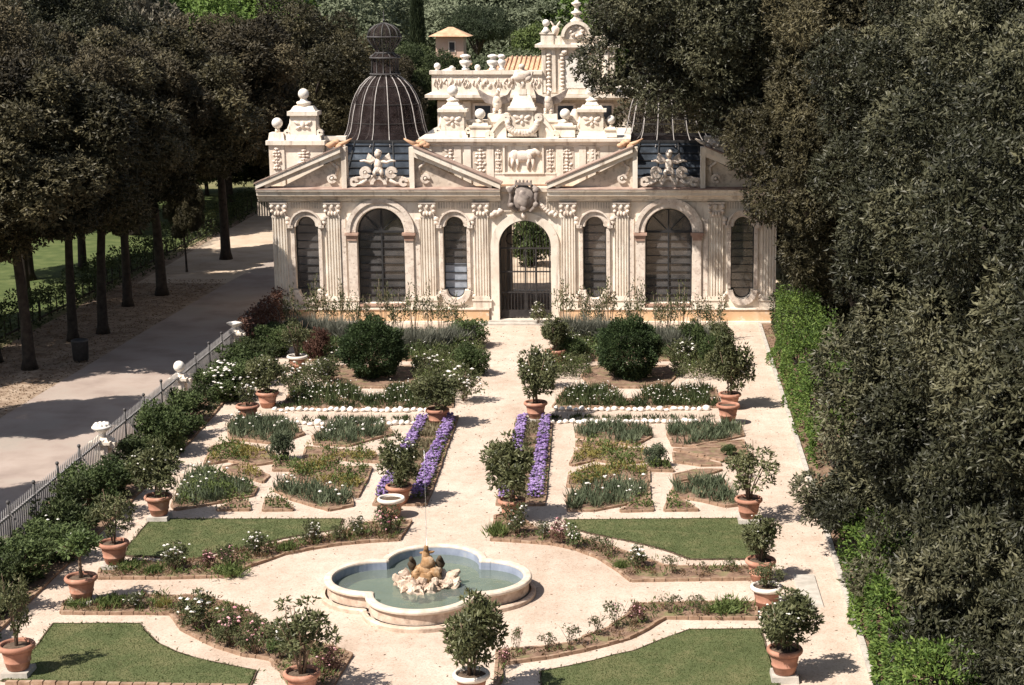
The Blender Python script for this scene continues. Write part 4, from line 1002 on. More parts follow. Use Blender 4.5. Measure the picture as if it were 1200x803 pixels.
# ------------------------------------------------------------------ trees
def tree_proto(H, z0, Rr, n, L_, W_, nclump, rc, trunk_r, lean=.2, limbs=7, k_ros=4, flat=1.0, inner=.12, seed=0, root=(0, 0), full=0.0, EY=None):
    rg = np.random.default_rng(seed); ra = random.Random(seed)
    cz, rz = (H + z0) / 2, (H - z0) / 2
    C = []
    for _ in range(4000):
        p = rg.normal(size=3); p /= np.linalg.norm(p); d = (1 - rc * .75) * (.45 + .55 * rg.random() ** .5); p = p * d
        if all(np.linalg.norm(p - c) > rc * .75 for c in C): C.append(p)
        if len(C) >= nclump: break
    C = np.array(C); C[:, :2] *= 1 + full * np.abs(C[:, 2:3]); S = rc * (.7 + .6 * rg.random(len(C))); E = np.array([Rr, EY or Rr, rz])
    m = n // k_ros; ni = int(m * inner)
    w = S ** 2; idx = rg.choice(len(C), m, p=w / w.sum()); N = unit(rg.normal(size=(m, 3)))
    lump = np.array([1 + .35 * noise.noise(Vector((a * 2.2 + i, b * 2.2, c * 2.2))) for (a, b, c), i in zip(N, idx)])
    P = C[idx] + N * (S[idx] * lump * (.66 + .36 * rg.random(m) ** .6))[:, None]
    dead = np.zeros(m, bool)
    for c, s in zip(C, S): dead |= np.linalg.norm(P - c, axis=1) < s * .58
    P = P[~dead]; N = N[~dead]; idx = idx[~dead]
    Q = unit(rg.normal(size=(ni, 3))) * (.2 + .6 * rg.random((ni, 1)))
    P = np.concatenate([P, Q]); N = np.concatenate([N, unit(Q + 1e-6)]); idx = np.concatenate([idx, rg.integers(0, len(C), ni)])
    P = P * E * np.array([1, 1, flat]); P[:, 2] += cz
    ok = P[:, 2] > max(.4, z0 * .9); P, N, idx = P[ok], N[ok], idx[ok]
    ct = rg.random(len(C))
    P = np.repeat(P, k_ros, 0); N = np.repeat(N, k_ros, 0); idx = np.repeat(idx, k_ros)
    D = N * .7 + rg.normal(size=N.shape) * .65; D[:, 2] += .15
    P = P + rg.normal(size=P.shape) * L_ * .25
    t = np.clip(.6 * ct[idx] + .4 * rg.random(len(P)), 0, 1)
    fol = np_mesh('crown', *leaves(P, D, L_ * (.6 + .8 * rg.random(len(P))), W_, .2, t, face=N + np.array([0, 0, .35]) + rg.normal(size=N.shape) * .5))
    mb = MB(); hx, hy = ra.uniform(-lean, lean), ra.uniform(-lean, lean); th = z0 + (H - z0) * .35
    pts = [(root[0] * (1 - f) + hx * f * f * 2, root[1] * (1 - f) + hy * f * f * 2, th * f) for f in (0, .06, .25, .5, .75, 1)]
    mb.tube(pts, [trunk_r * q for q in (1.5, 1.1, .95, .85, .75, .6)], 10)
    top = Vector(pts[-1]); fork = Vector(pts[-2])
    order = sorted(range(len(C)), key=lambda i: -S[i])[:limbs * 2]
    for j, i in enumerate(order):
        q = Vector(C[i] * E) + Vector((0, 0, cz)); s = (fork if j % 2 else top)
        mid = s.lerp(q, .5) + Vector((ra.uniform(-.3, .3), ra.uniform(-.3, .3), .25))
        mb.tube([s, mid, s.lerp(q, .92)], [trunk_r * .5, trunk_r * .3, trunk_r * .1], 6)
    return (fol, mb.mesh('trunk'))
TP = {}
TP['oak'] = [tree_proto(14, .3, 5.0, 300000, .14, .062, 120, .165, .34, seed=s, full=.4, inner=.1, k_ros=6) for s in (1, 2, 3)]
TP['oakhigh'] = [tree_proto(15, 2.6, 5.0, 260000, .14, .062, 110, .165, .34, seed=s, full=.3, inner=.1, k_ros=6) for s in (7, 8)]
TP['lean'] = [tree_proto(17, 7.2, 6.0, 150000, .14, .064, 66, .185, .3, seed=5, k_ros=6, inner=.1, root=(5.6, -.6), EY=4.2)]
TP['row'] = [tree_proto(11, 3.6, 3.6, 90000, .155, .08, 60, .195, .18, k_ros=5, seed=s, lean=.55, full=.2) for s in (11, 12)]
TP['big'] = [tree_proto(17, 3.5, 6.0, 100000, .2, .1, 80, .175, .4, seed=s) for s in (21, 22)]
TP['far'] = [tree_proto(14, 2.0, 6.0, 26000, .38, .2, 30, .3, .35, seed=s) for s in (31, 32, 33)]
TP['pine'] = [tree_proto(14, 10.0, 5.5, 16000, .34, .12, 18, .34, .35, seed=41)]
def cypress():
    n = 9000; z = R.random(n); r = .95 * np.sin(PI * np.clip(z * .93 + .05, 0, 1)) ** .7 * (1 - .45 * z); a = R.random(n) * 2 * PI
    P = np.c_[r * np.cos(a), r * np.sin(a), .5 + 13 * z]; P += R.normal(size=P.shape) * .08
    D = np.c_[np.cos(a) * .4, np.sin(a) * .4, np.ones(n)] + R.normal(size=(n, 3)) * .3
    return (np_mesh('crown', *leaves(P, D, .5, .14, .2)), MB().tube([(0, 0, 0), (0, 0, 9)], [.25, .06], 8).mesh('trunk'))
TP['cypress'] = [cypress()]
TP['thicket'] = [tree_proto(3.6, .1, 2.3, 44000, .125, .055, 60, .2, .09, k_ros=6, seed=s, full=.5) for s in (51, 52)]
TN = {'oakhigh': ('oak_tree', 15, 5.0), 'thicket': ('undergrowth_shrub', 3.6, 2.3), 'lean': ('oak_tree', 17, 6.0), 'oak': ('oak_tree', 14, 5.0), 'row': ('oak_tree', 11, 3.6), 'big': ('oak_tree', 17, 6.0), 'far': ('tree', 14, 6.0), 'pine': ('umbrella_pine', 14, 5.5), 'cypress': ('cypress', 13.5, .95)}
def tree(kind, x, y, H, Rr, mat, label, group=None, z=0, var=None, rz=None):
    nm, hn, rn = TN[kind]; k = rnd.randrange(len(TP[kind])) if var is None else var % len(TP[kind])
    fol, tr = TP[kind][k]
    t = thing(nm, label, 'tree', (x, y, z), rnd.random() * 6.28 if rz is None else rz, group, (Rr / rn, Rr / rn, H / hn))
    link('crown', fol, M[mat], t); link('trunk', tr, M['bark'], t)
    return t
g = 'holm oaks overhanging the right side of the garden'
for i, (x, y, H, r, m, lab) in enumerate([
    (9.3, 38.2, 12.5, 5.0, 'holm', 'dark holm oak whose low branches hang over the right path'),
    (10.4, 52.0, 15.0, 5.1, 'holm', 'dark holm oak beside the middle of the right border'),
    (8.3, 60.0, 15.5, 5.0, 'holm2', 'holm oak before the right end of the facade'),
    (9.8, 33.0, 13.5, 4.6, 'holm', 'nearest holm oak in the bottom right corner'),
    (11.2, 45.5, 14.5, 5.0, 'holm', 'dark holm oak just beyond the one hanging over the right path'),
    (10.6, 28.0, 12.5, 4.8, 'holm', 'holm oak at the right edge of the picture, closest of all'),
    (5.2, 84.0, 18.5, 6.3, 'holm2', 'tall holm oak behind the right dome'),
    (10.6, 69.5, 17.0, 5.6, 'holm', 'tall holm oak just beyond the right end of the facade'),
    (16.5, 64.0, 18.0, 6.0, 'holm', 'holm oak in the second rank at the far right, tallest there'),
    (16.0, 52.0, 18.0, 6.2, 'holm', 'holm oak in the second rank at the right edge, middle height'),
    (15.0, 42.0, 16.5, 5.6, 'holm', 'holm oak in the second rank nearest the camera'),
    (14.5, 34.5, 15.5, 5.2, 'holm', 'holm oak in the second rank at the lower right edge'),
    (14.5, 84.0, 19.0, 6.5, 'holm2', 'holm oak far behind the facade at the right')]):
    tree('oakhigh' if 44 < y < 63 and x < 12 else 'oak', x, y, H, r, m, lab, g, var=i)
tree('lean', 3.3, 65.3, 17.5, 6.4, 'holm', 'leaning holm oak whose crown hangs across the right dome and the white tower', g, rz=0)
for i, (y, xx, h, r) in enumerate(((26.5, 7.2, 3.6, 2.1), (30, 7.0, 4.2, 2.3), (33.6, 7.0, 4.0, 2.4), (38.2, 6.1, 3.0, 2.5), (41.5, 6.9, 3.0, 2.1), (45.5, 8.6, 3.6, 2.3), (50, 8.2, 3.4, 2.2), (55, 8.4, 3.6, 2.2))):
    tree('thicket', xx, y, h, r, 'holm', 'dark shrubby undergrowth below the right oaks, %s from the camera' % ORD[i], 'undergrowth below the right oaks', var=i)
for i, (y, h, r) in enumerate(((49.6, 9.5, 2.7), (38.6, 10.5, 3.0))):
    tree('row', -22.5, y, h, r, ('holm2', 'olivebr')[i], 'avenue oak just outside the left picture edge, %s one from the litter bin' % ORD[i], 'oaks along the left verge', var=i)
for i, (xx, yy, h, r) in enumerate(((-29.5, 116, 5.5, 3.6), (-24.5, 118, 5, 3.4), (-19.5, 117, 5.5, 3.6), (-36, 113, 6, 4), (-43, 108, 6, 4.2), (-50, 102, 6, 4.2))):
    tree('thicket', xx, yy, h, r, ('hedge', 'holm2')[i % 2], 'dark evergreen bush closing the view under the left trees, %s from the facade' % ORD[(2, 1, 0, 3, 4, 5)[i]], 'bushes closing the view at the left', var=i)
for i, (xx, yy, h, r) in enumerate(((7.6, 67.3, 4.2, 2.1), (9.0, 72, 5, 2.8), (8.2, 78, 5.5, 3.0))):
    tree('thicket', xx, yy, h, r, 'holm', 'dark evergreen bush beside the right flank of the pavilion, %s from the camera' % ORD[i], 'bushes beside the right flank', var=i)
g = 'oaks along the left verge'
for i, (u, v, H, r, lab) in enumerate([
    (265, 304, 12.5, 4.2, 'avenue oak farthest back, standing on the sandy clearing'), (190, 346, 12.0, 4.0, 'thick trunked avenue oak behind the slender sapling'), (150, 359, 11.5, 3.4, 'avenue oak with a slim trunk just left of the thick trunked one'),
    (121, 391, 11.0, 3.4, 'avenue oak straight behind the bend of the road edge'), (86, 400, 11.5, 3.2, 'avenue oak right behind the litter bin'), (35, 433, 11.0, 3.6, 'avenue oak left of the litter bin'), (-6, 425, 11.5, 3.8, 'avenue oak at the left edge of the picture')]):
    x, y = G(u, v); tree('row', x, y, H, r * 1.15, ('olivebr', 'holm2')[i % 2], lab, g, var=i)
for i, (xx, yy, h, r) in enumerate(((-27.2, 57, 11.5, 3.6), (-27.6, 65.5, 12, 4.0), (-27.0, 74, 12, 3.8), (-27.4, 83, 12, 4.0))):
    tree('row', xx, yy, h, r, ('holm2', 'olivebr')[i % 2], 'oak standing in the grass behind the low hedge, %s from the left' % ORD[i], 'oaks in the grass behind the hedge', var=i)
x, y = G(219, 319)
tree('row', x, y, 4.6, 1.0, 'holm2', 'slender sapling with a thin trunk on the verge')
g = 'trees behind the left avenue'
for i, (u, y, H, r, k, m, lab) in enumerate([
    (-60, 66, 14, 5.2, 'big', 'olivebr', 'big oak at the left picture edge behind the avenue, nearest'), (20, 80, 12.5, 4.6, 'big', 'holm2', 'broad oak behind the avenue beside the lit grass'),
    (25, 98, 17, 6.2, 'big', 'holm', 'tallest dark oak in the upper left corner'), (105, 104, 15, 5.0, 'big', 'holm', 'dark oak left of the pale leafed tree'), (150, 96, 10.5, 4.4, 'big', 'olivebr', 'brownish oak below the pale leafed tree'),
    (212, 100, 10.0, 4.4, 'big', 'holm2', 'brownish oak below the bright green tree'), (262, 112, 12.0, 4.6, 'big', 'olivebr', 'oak beyond the sandy clearing, left of the round oak'), (350, 104, 13.6, 5.4, 'big', 'holm2', 'huge round oak behind the left end of the facade'),
    (425, 113, 10.6, 4.6, 'big', 'olivebr', 'dark oak directly behind the wire dome'), (492, 118, 10.4, 4.0, 'big', 'hedge', 'dark oak between the wire dome and the white parapet'), (300, 122, 13, 5, 'big', 'olivebr', 'oak in the gap at the end of the road')]):
    tree(k, (u - CX) / FPX * (y * CP + 1.2), y, H, r, m, lab, g, var=i)
def back(u, y, H, r, k, m, lab, grp='trees on the far hillside', var=None):
    tree(k, (u - CX) / FPX * (y * CP + .19 * 13), y, H, r, m, lab, grp, var=var)
back(232, 142, 14.8, 5.2, 'far', 'bright', 'bright green tree above the left oaks', None, 0)
back(166, 138, 17, 4.6, 'far', 'ashy', 'pale leafed grey tree beside the bright green one', None, 1)
LB = [(300, 170, 17, 8, 'far', 'bright', 'bright far tree above the round oak, left'), (240, 190, 19, 9, 'far', 'pale', 'pale far tree at the upper left'), (350, 185, 18, 8, 'far', 'far', 'mid green far tree left of the dome finial'),
 (405, 175, 16.5, 8, 'far', 'pale', 'pale green far tree just left of the dome finial'), (455, 215, 18, 9, 'far', 'far', 'far tree behind the dome finial'), (430, 150, 11.4, 5, 'far', 'far', 'rounded far tree behind the dome lantern'),
 (520, 205, 18, 9, 'far', 'pale', 'pale green far tree right of the cypress'), (560, 195, 17.5, 9, 'far', 'pale', 'pale green far tree behind the umbrella pine'), (610, 190, 17, 8, 'far', 'pale', 'pale green far tree right of the umbrella pine'),
 (655, 200, 18.5, 9, 'far', 'far', 'far tree left of the tower finial'), (700, 190, 18, 8, 'far', 'bright', 'bright far tree behind the tower finial'), (640, 150, 11.4, 4.6, 'far', 'weed', 'olive coloured far tree just left of the tower'), (600, 140, 9.4, 4.6, 'far', 'far', 'low olive tree behind the tiled roof'),
 (520, 138, 8.6, 3.6, 'far', 'hedge', 'dark bushy tree below the little house'), (556, 140, 8.8, 3.6, 'far', 'hedge', 'dark tree to the right of the little house'), (494, 150, 9.6, 4.2, 'far', 'hedge', 'dark tree to the left of the little house'), (750, 210, 19, 9, 'far', 'far', 'far tree behind the right oaks'), (820, 220, 20, 9, 'far', 'pale', 'pale far tree behind the right oaks'), (900, 200, 20, 9, 'far', 'far', 'far tree at the upper right, behind everything')]
for i, q in enumerate(LB): back(*q, var=i)
back(562, 172, 12.6, 3.6, 'pine', 'pine', 'dark umbrella pine right of the little house', None)
back(492, 172, 16.5, .75, 'cypress', 'pine', 'slim dark cypress above the white parapet', None)
# a far wood that reads as one mass closes the view
V = []; 
for j in range(4):
    n = 9000; x = R.uniform(-190, 150, n); y = 265 + j * 22 + R.normal(size=n) * 4
    hh = np.array([19 + j * 3 + 5 * noise.noise(Vector((a * .06, j * 7.3, 0))) + 2.5 * noise.noise(Vector((a * .21, j * 3.3, 0))) for a in x])
    z = hh * R.random(n) ** .45
    P = np.c_[x, y, z]; D = R.normal(size=(n, 3)); D[:, 1] -= .6; D[:, 2] += .3
    V.append(leaves(P, D, 1.9, 1.3, .2))
stuff('far_wood', join(V), 'pale', 'far pale green wood closing the view along the skyline', 'woodland')
# ------------------------------------------------------------------ the aviary
AV = thing('aviary', 'ornate cream garden pavilion with arched windows, broken pediments and a wire dome', 'pavilion', (XB, YF, 0))
PC = 5.87                                             # pavilion centres at -PC and +PC
def arc(cx, cz, r, a0, a1, n): return [(cx + r * math.cos(a0 + (a1 - a0) * i / n), cz + r * math.sin(a0 + (a1 - a0) * i / n)) for i in range(n + 1)]
def arch_poly(cx, w, z0, zs, n=20): return [(cx - w, z0), (cx + w, z0)] + arc(cx, zs, w, 0, PI, n)
def oval_poly(cx, w=.475, a=.36, z0=1.37, z1=4.02, n=12):
    return arc(cx, z0, a, PI, 2 * PI, n) + [(cx + w, z0), (cx + w, z1)] + arc(cx, z1, a, 0, PI, n) + [(cx - w, z1), (cx - w, z0)]
OV = [s * (PC + d) for s in (-1, 1) for d in (-3.02, 3.02)]
AR = [-PC, PC]
def facade(y0, y1, gate=True):
    holes = [oval_poly(x) for x in OV] + [arch_poly(x, .96, .82, 3.76) for x in AR] + [arch_poly(0, 1.06, .14, 3.17)]
    return MB().wall([(-10.25, 0), (10.25, 0), (10.25, 5.45), (-10.25, 5.45)], holes, y0, y1)
facade(0, .45).link('facade_wall', M['stone'], AV)
facade(7.0, 7.4).link('rear_wall', M['stone'], AV)
mb = MB()
for s in (-1, 1):
    mb.box(min(s * 10.25, s * 9.85), max(s * 10.25, s * 9.85), .452, 6.998, 0, 5.45)
mb.link('side_wall', M['stone'], AV)
mb = MB()
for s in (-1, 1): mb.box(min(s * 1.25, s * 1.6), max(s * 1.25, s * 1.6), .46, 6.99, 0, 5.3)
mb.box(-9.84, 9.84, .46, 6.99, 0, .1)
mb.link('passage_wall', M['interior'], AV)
# roofs: centre slab and rings of roof round each skylight
mb = MB(); mb.box(-2.9, 2.9, .2, 7.3, 5.46, 5.56)
for s in (-1, 1):
    c = s * PC
    mb.box(c - 4.38, c + 2.97 if s < 0 else c + 4.38, .2, .75, 5.462, 5.55); mb.box(c - (4.38 if s < 0 else 2.97), c + (2.97 if s < 0 else 4.38), 5.95, 7.3, 5.462, 5.55)
    mb.box(c - 4.38, c - 2.6, .76, 5.94, 5.463, 5.549); mb.box(c + 2.6, c + 4.38, .76, 5.94, 5.463, 5.549)
mb.link('roof', M['tile'], AV)
# base
for s in (-1, 1):
    a, b = sorted((s * 1.5, s * 10.42))
    MB().box(a, b, -.16, -.002, .10, .56).link('base_band', M['plinth'], AV)
    mb = MB().box(a - .02, b + .02, -.20, -.002, .562, .63); mb.box(a, b, -.30, -.002, 0, .098); mb.link('base_ledge', M['stone'], AV)
    for cx, w in ((s * (PC + 4.1), .38), (s * (PC - 4.1), .38), (s * (PC + 1.62), .66), (s * (PC - 1.62), .66)):
        MB().box(cx - w, cx + w, -.15, -.003, .632, .93).box(cx - w - .03, cx + w + .03, -.18, -.003, .9299, .99).link('pilaster_pedestal', M['stone'], AV)
# pilasters: one is built, the rest are copies
def flute_profile(w, d, n=5):
    pts = [(-w / 2, 0)]; step = w / n
    pts.append((-w / 2, -d))
    for i in range(n):
        x0 = -w / 2 + i * step
        pts += [(x0 + step * .22, -d), (x0 + step * .34, -d + .045), (x0 + step * .66, -d + .045), (x0 + step * .78, -d)]
    pts += [(w / 2, -d), (w / 2, 0)]
    return pts
def capital(w):
    c = MB(); c.box(-w / 2 - .02, w / 2 + .02, -.12, -.002, 4.36, 4.42)
    c.box(-w / 2 + .02, w / 2 - .02, -.11, -.003, 4.42, 4.9, -.04)
    for sx in (-1, 1):
        for z, r in ((4.82, .1), (4.62, .075)): c.ell((sx * (w / 2 - .02), -.15, z), (r, .07, r), 8, 6)
        c.ell((sx * w * .22, -.15, 4.52), (.07, .05, .1), 8, 6)
    c.ell((0, -.16, 4.8), (.08, .06, .11), 8, 6); c.ell((0, -.15, 4.52), (.06, .05, .1), 8, 6)
    c.box(-w / 2 - .07, w / 2 + .07, -.2, -.002, 4.92, 5.0)
    return c
W_ = .57
prof = [(x, y) for x, y in flute_profile(W_, .11)]
sh = MB().prism_xy(prof, 1.12, 4.35); sh.box(-W_ / 2 - .04, W_ / 2 + .04, -.16, -.002, .992, 1.06); sh.box(-W_ / 2 - .02, W_ / 2 + .02, -.135, -.002, 1.062, 1.119)
shm, capm = sh.mesh('pilaster'), capital(W_).mesh('capital')
for s in (-1, 1):
    for d in (-4.1, -1.93, 1.93, 4.1):
        p = link('pilaster', shm, M['stone'], AV); p.location = (s * PC + d, 0, 0)
        link('capital', capm, M['carved'], p)
# frieze of upright flutes between the capitals
for s in (-1, 1):
    mb = MB(); mb.box(-4.9, 4.9, -.012, -.0005, 4.985, 5.028); x = -4.95
    while x < 4.95:
        if all(abs(x - c) > .42 for c in (-4.1, -1.93, 1.93, 4.1)) and not (abs(x) < 1.5):
            z0 = 4.42 if min(abs(x - 3.02), abs(x + 3.02)) > .7 else 4.72
            mb.box(x - .025, x + .025, -.03, -.001, z0, 4.98)
        x += .105
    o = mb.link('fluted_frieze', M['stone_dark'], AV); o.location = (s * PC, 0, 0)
# oval windows
for x in OV:
    fr = MB()
    fr.strip(arc(x, 4.02, .40, -.05, PI + .05, 14), arc(x, 4.02, .60, -.05, PI + .05, 14), -.14, -.004)
    fr.strip(arc(x, 4.02, .60, -.02, PI + .02, 14), arc(x, 4.02, .66, -.02, PI + .02, 14), -.22, -.14)
    for sx in (-1, 1):
        a, b = sorted((x + sx * .52, x + sx * .74)); fr.box(a, b, -.20, -.003, 3.94, 4.06)
        a, b = sorted((x + sx * .485, x + sx * .62)); fr.box(a, b, -.09, -.003, 1.45, 3.93)
        for z, r in ((4.3, .12), (4.14, .1)): fr.ell((x + sx * .74, -.08, z), (r, .08, r), 8, 6)
        for k in range(4): fr.ell((x + sx * (.5 + .12 * k), -.06, 1.28 - .04 * k * k), (.10, .06, .09), 8, 6, jit=.3)
    fr.strip(arc(x, 1.37, .38, PI, 2 * PI, 14), arc(x, 1.37, .62, PI, 2 * PI, 14), -.16, -.004)
    f = fr.link('window_frame', M['carved'], AV)
    bars = MB()
    for k in range(9): bars.box(x - .472, x + .472, .20, .235, 1.40 + .325 * k, 1.428 + .325 * k)
    for sx in (-1, 1): bars.box(x + sx * .455 - .02, x + sx * .455 + .02, .195, .24, 1.38, 4.01)
    bars.strip(arc(x, 4.02, .32, 0, PI, 12), arc(x, 4.02, .358, 0, PI, 12), .195, .24); bars.strip(arc(x, 1.37, .32, PI, 2 * PI, 12), arc(x, 1.37, .358, PI, 2 * PI, 12), .195, .24)
    bars.link('glazing_bars', M['frame'], f)
    MB().prism_xz(oval_poly(x, .47, .355), .245, .255).link('pane', M['pane'], f)
    if x == OV[0]: MB().prism_xz(arc(x, 1.37, .33, PI, 2 * PI, 10) + [(x + .44, 1.37), (x + .44, 2.42), (x - .44, 2.42), (x - .44, 1.37)], .241, .244).link('painted_reflection', M['painted_reflection'], f)  # added panel over the lower panes, sky reflection painted in its colour
# great arched windows
for x in AR:
    fr = MB()
    fr.strip(arc(x, 3.76, 1.0, 0, PI, 26), arc(x, 3.76, 1.22, 0, PI, 26), -.14, -.004); fr.strip(arc(x, 3.76, 1.225, 0, PI, 26), arc(x, 3.76, 1.40, 0, PI, 26), -.2, -.004)
    for sx in (-1, 1):
        a, b = sorted((x + sx * .97, x + sx * 1.33)); fr.box(a, b, -.12, -.003, 1.0, 3.42)
        fr.box(a - .03, b + .03, -.17, -.003, .992, 1.1)
        a, b = sorted((x + sx * 1.42, x + sx * 1.60)); fr.box(a, b, -.06, -.003, 1.0, 4.3)
    f = fr.link('window_frame', M['carved'], AV)
    for sx in (-1, 1):
        im = MB()
        for k, (z0, z1, e) in enumerate(((3.43, 3.55, 0), (3.552, 3.64, .03), (3.642, 3.74, .08))):
            a, b = sorted((x + sx * (.97 - e), x + sx * (1.35 + e))); im.box(a, b, -.17 - e, -.003, z0 - .0015, z1)
        im.link('impost', M['impost'], f)
    sl = MB().box(x - 1.02, x + 1.02, -.12, .2, .70, .80); sl.link('sill', M['impost'], f)
    bars = MB()
    bars.box(x - .03, x + .03, .20, .25, .82, 4.70)
    for sx in (-1, 1): bars.box(x + sx * .93 - .025, x + sx * .93 + .025, .195, .25, .82, 3.76)
    bars.box(x - .95, x + .95, .19, .255, 3.70, 3.79)
    for k in range(8): bars.box(x - .95, x + .95, .205, .24, 1.14 + .32 * k, 1.166 + .32 * k)
    bars.strip(arc(x, 3.76, .90, 0, PI, 20), arc(x, 3.76, .955, 0, PI, 20), .195, .25)
    for a in (PI * .25, PI * .75): bars.bar((x, .222, 3.76), (x + .93 * math.cos(a), .222, 3.76 + .93 * math.sin(a)), .045, .045)
    bars.link('glazing_bars', M['frame'], f)
    MB().prism_xz(arch_poly(x, .95, .83, 3.76), .258, .268).link('pane', M['pane'], f)
# gate
fr = MB().strip(arc(0, 3.17, 1.065, 0, PI, 26), arc(0, 3.17, 1.40, 0, PI, 26), -.08, -.003)
for sx in (-1, 1):
    a, b = sorted((sx * 1.065, sx * 1.40)); fr.box(a, b, -.08, -.003, .10, 3.168)
fr.link('gate_surround', M['stone'], AV)
MB().box(-1.9, 1.9, -.75, -.305, 0, .085).box(-1.5, 1.5, -.30, .44, 0, .13).link('gate_step', M['slab'], AV)
gt = MB()
k = -1.0
while k < 1.01:
    zt = 3.17 + math.sqrt(max(1.04 ** 2 - k * k, 0)); gt.box(k - .012, k + .012, .20, .224, .17, zt); k += .133
for z in (.2, 1.2, 2.06, 3.03): gt.box(-1.04, 1.04, .19, .235, z, z + .06)
for x in (-1.02, 0, .42, 1.0): gt.box(x - .03, x + .03, .185, .24, .15, 3.05)
gt.box(-1.0, 1.0, .205, .22, .26, .5)
gt.strip(arc(0, 3.17, 1.01, 0, PI, 20), arc(0, 3.17, 1.055, 0, PI, 20), .19, .235)
for a in (.35, .75, PI - .35, PI - .75): gt.strip(arc(.55 * (1 if a < 1.5 else -1), 3.45, .22, 0, PI * 1.9, 14), arc(.55 * (1 if a < 1.5 else -1), 3.45, .25, 0, PI * 1.9, 14), .20, .225)
gt.link('iron_gate', M['iron'], AV)
# cornice
cp = [(-.002, 5.03), (-.10, 5.03), (-.12, 5.10), (-.20, 5.14), (-.22, 5.22), (-.36, 5.28), (-.38, 5.42), (-.44, 5.46), (-.45, 5.52), (.3, 5.60), (.3, 5.55), (-.002, 5.50)]
for s in (-1, 1):
    a, b = sorted((s * (PC - 4.92), s * (PC + 4.92)))
    MB().prism_yz(cp, a, b).link('cornice', M['stone'], AV)
    MB().prism_yz([(-.46, 5.523), (-.46, 5.55), (.0, 5.62), (.0, 5.60)], a - .02, b + .02).link('cornice_flashing', M['flash'], AV)
    # returns on the flank
    MB().box(min(s * 10.25, s * 10.6), max(s * 10.25, s * 10.6), .31, 7.4, 5.06, 5.5).link('side_cornice', M['stone'], AV)
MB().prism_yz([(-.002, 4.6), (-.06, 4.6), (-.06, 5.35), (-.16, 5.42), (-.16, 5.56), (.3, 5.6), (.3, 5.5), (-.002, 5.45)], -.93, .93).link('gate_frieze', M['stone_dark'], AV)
# broken pediments
for s in (-1, 1):
    for sx in (-1, 1):
        c = s * PC; X0 = c + sx * 4.93; X1 = c + sx * 1.47
        def P(x0, z0, x1, z1, t): return [(x0, z0), (x1, z1), (x1, z1 + t), (x0, z0 + t)]
        mb = MB(); mb.prism_xz(P(X0, 5.56, X1, 7.03, .2), -.44, .25); mb.prism_xz(P(X0 - sx * .35, 5.56, X1, 6.83, .2), -.30, .22)
        pe = mb.link('raking_cornice', M['stone'], AV)
        MB().prism_xz(P(X0 + sx * .06, 5.755, X1 - sx * .03, 7.255, .05), -.48, .28).link('tile_capping', M['flash'], pe)
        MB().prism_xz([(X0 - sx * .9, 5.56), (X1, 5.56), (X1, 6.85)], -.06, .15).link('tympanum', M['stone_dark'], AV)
        mb = MB(); a, b = sorted((X1 - sx * .003, X1 - sx * .20)); mb.box(a, b, -.3, .24, 5.56, 7.22); mb.link('pediment_pier', M['stone'], AV)
        o = MB()
        q = X1 + sx * .42
        o.strip(arc(q, 5.95, .10, 0, PI * 1.8, 14), arc(q, 5.95, .2, 0, PI * 1.8, 14), -.16, -.05)
        o.tube([(q - sx * .15, -.1, 6.05), (q - sx * .25, -.1, 6.4), (q + sx * .02, -.1, 6.62), (q - sx * .1, -.1, 6.75)], [.06, .08, .07, .04], 6)
        o.ell((q, -.1, 5.95), (.08, .08, .08), 8, 6)
        o.link('scroll_ornament', M['carved'], AV)
        o = MB()                                       # rust coloured stump of ornament at the break
        for k in range(7): o.ell((X1 + sx * (.1 + .13 * (k % 4)) , -.05 + .1 * (k % 3), 7.22 + .06 * ((k * 3) % 4)), (.16, .13, .11), 8, 6, jit=.5)
        o.tube([(X1 + sx * .1, 0, 7.3), (X1 - sx * .2, -.05, 7.42), (X1 - sx * .42, -.05, 7.55)], [.1, .07, .03], 7)
        o.link('broken_ornament', M['tile'] if sx * s < 0 or s < 0 else M['carved'], AV)
# winged figure with scrolls in the gap of each pediment
def putto():
    b = MB()
    b.box(-1.25, 1.25, -.05, .22, 5.60, 5.95); b.box(-.95, .95, -.10, .2, 5.952, 6.02)
    for sx in (-1, 1):
        b.strip(arc(sx * .52, 6.2, .09, 0, PI * 1.85, 16), arc(sx * .52, 6.2, .24, 0, PI * 1.85, 16), -.24, -.02); b.ell((sx * .52, -.15, 6.2), (.1, .1, .1), 8, 6)
        b.strip(arc(sx * 1.0, 5.82, .06, 0, PI * 1.85, 14), arc(sx * 1.0, 5.82, .19, 0, PI * 1.85, 14), -.2, -.02)
        b.tube([(sx * .98, -.12, 5.72), (sx * .7, -.14, 5.75), (sx * .45, -.16, 5.92)], [.06, .08, .09], 7)
        b.tube([(sx * .25, -.14, 6.1), (sx * .36, -.14, 5.9), (sx * .28, -.14, 5.72)], [.05, .08, .06], 7)
    b.strip(arc(0, 5.72, .2, 0, PI, 12), arc(0, 5.72, .34, 0, PI, 12), -.22, -.05)
    return b
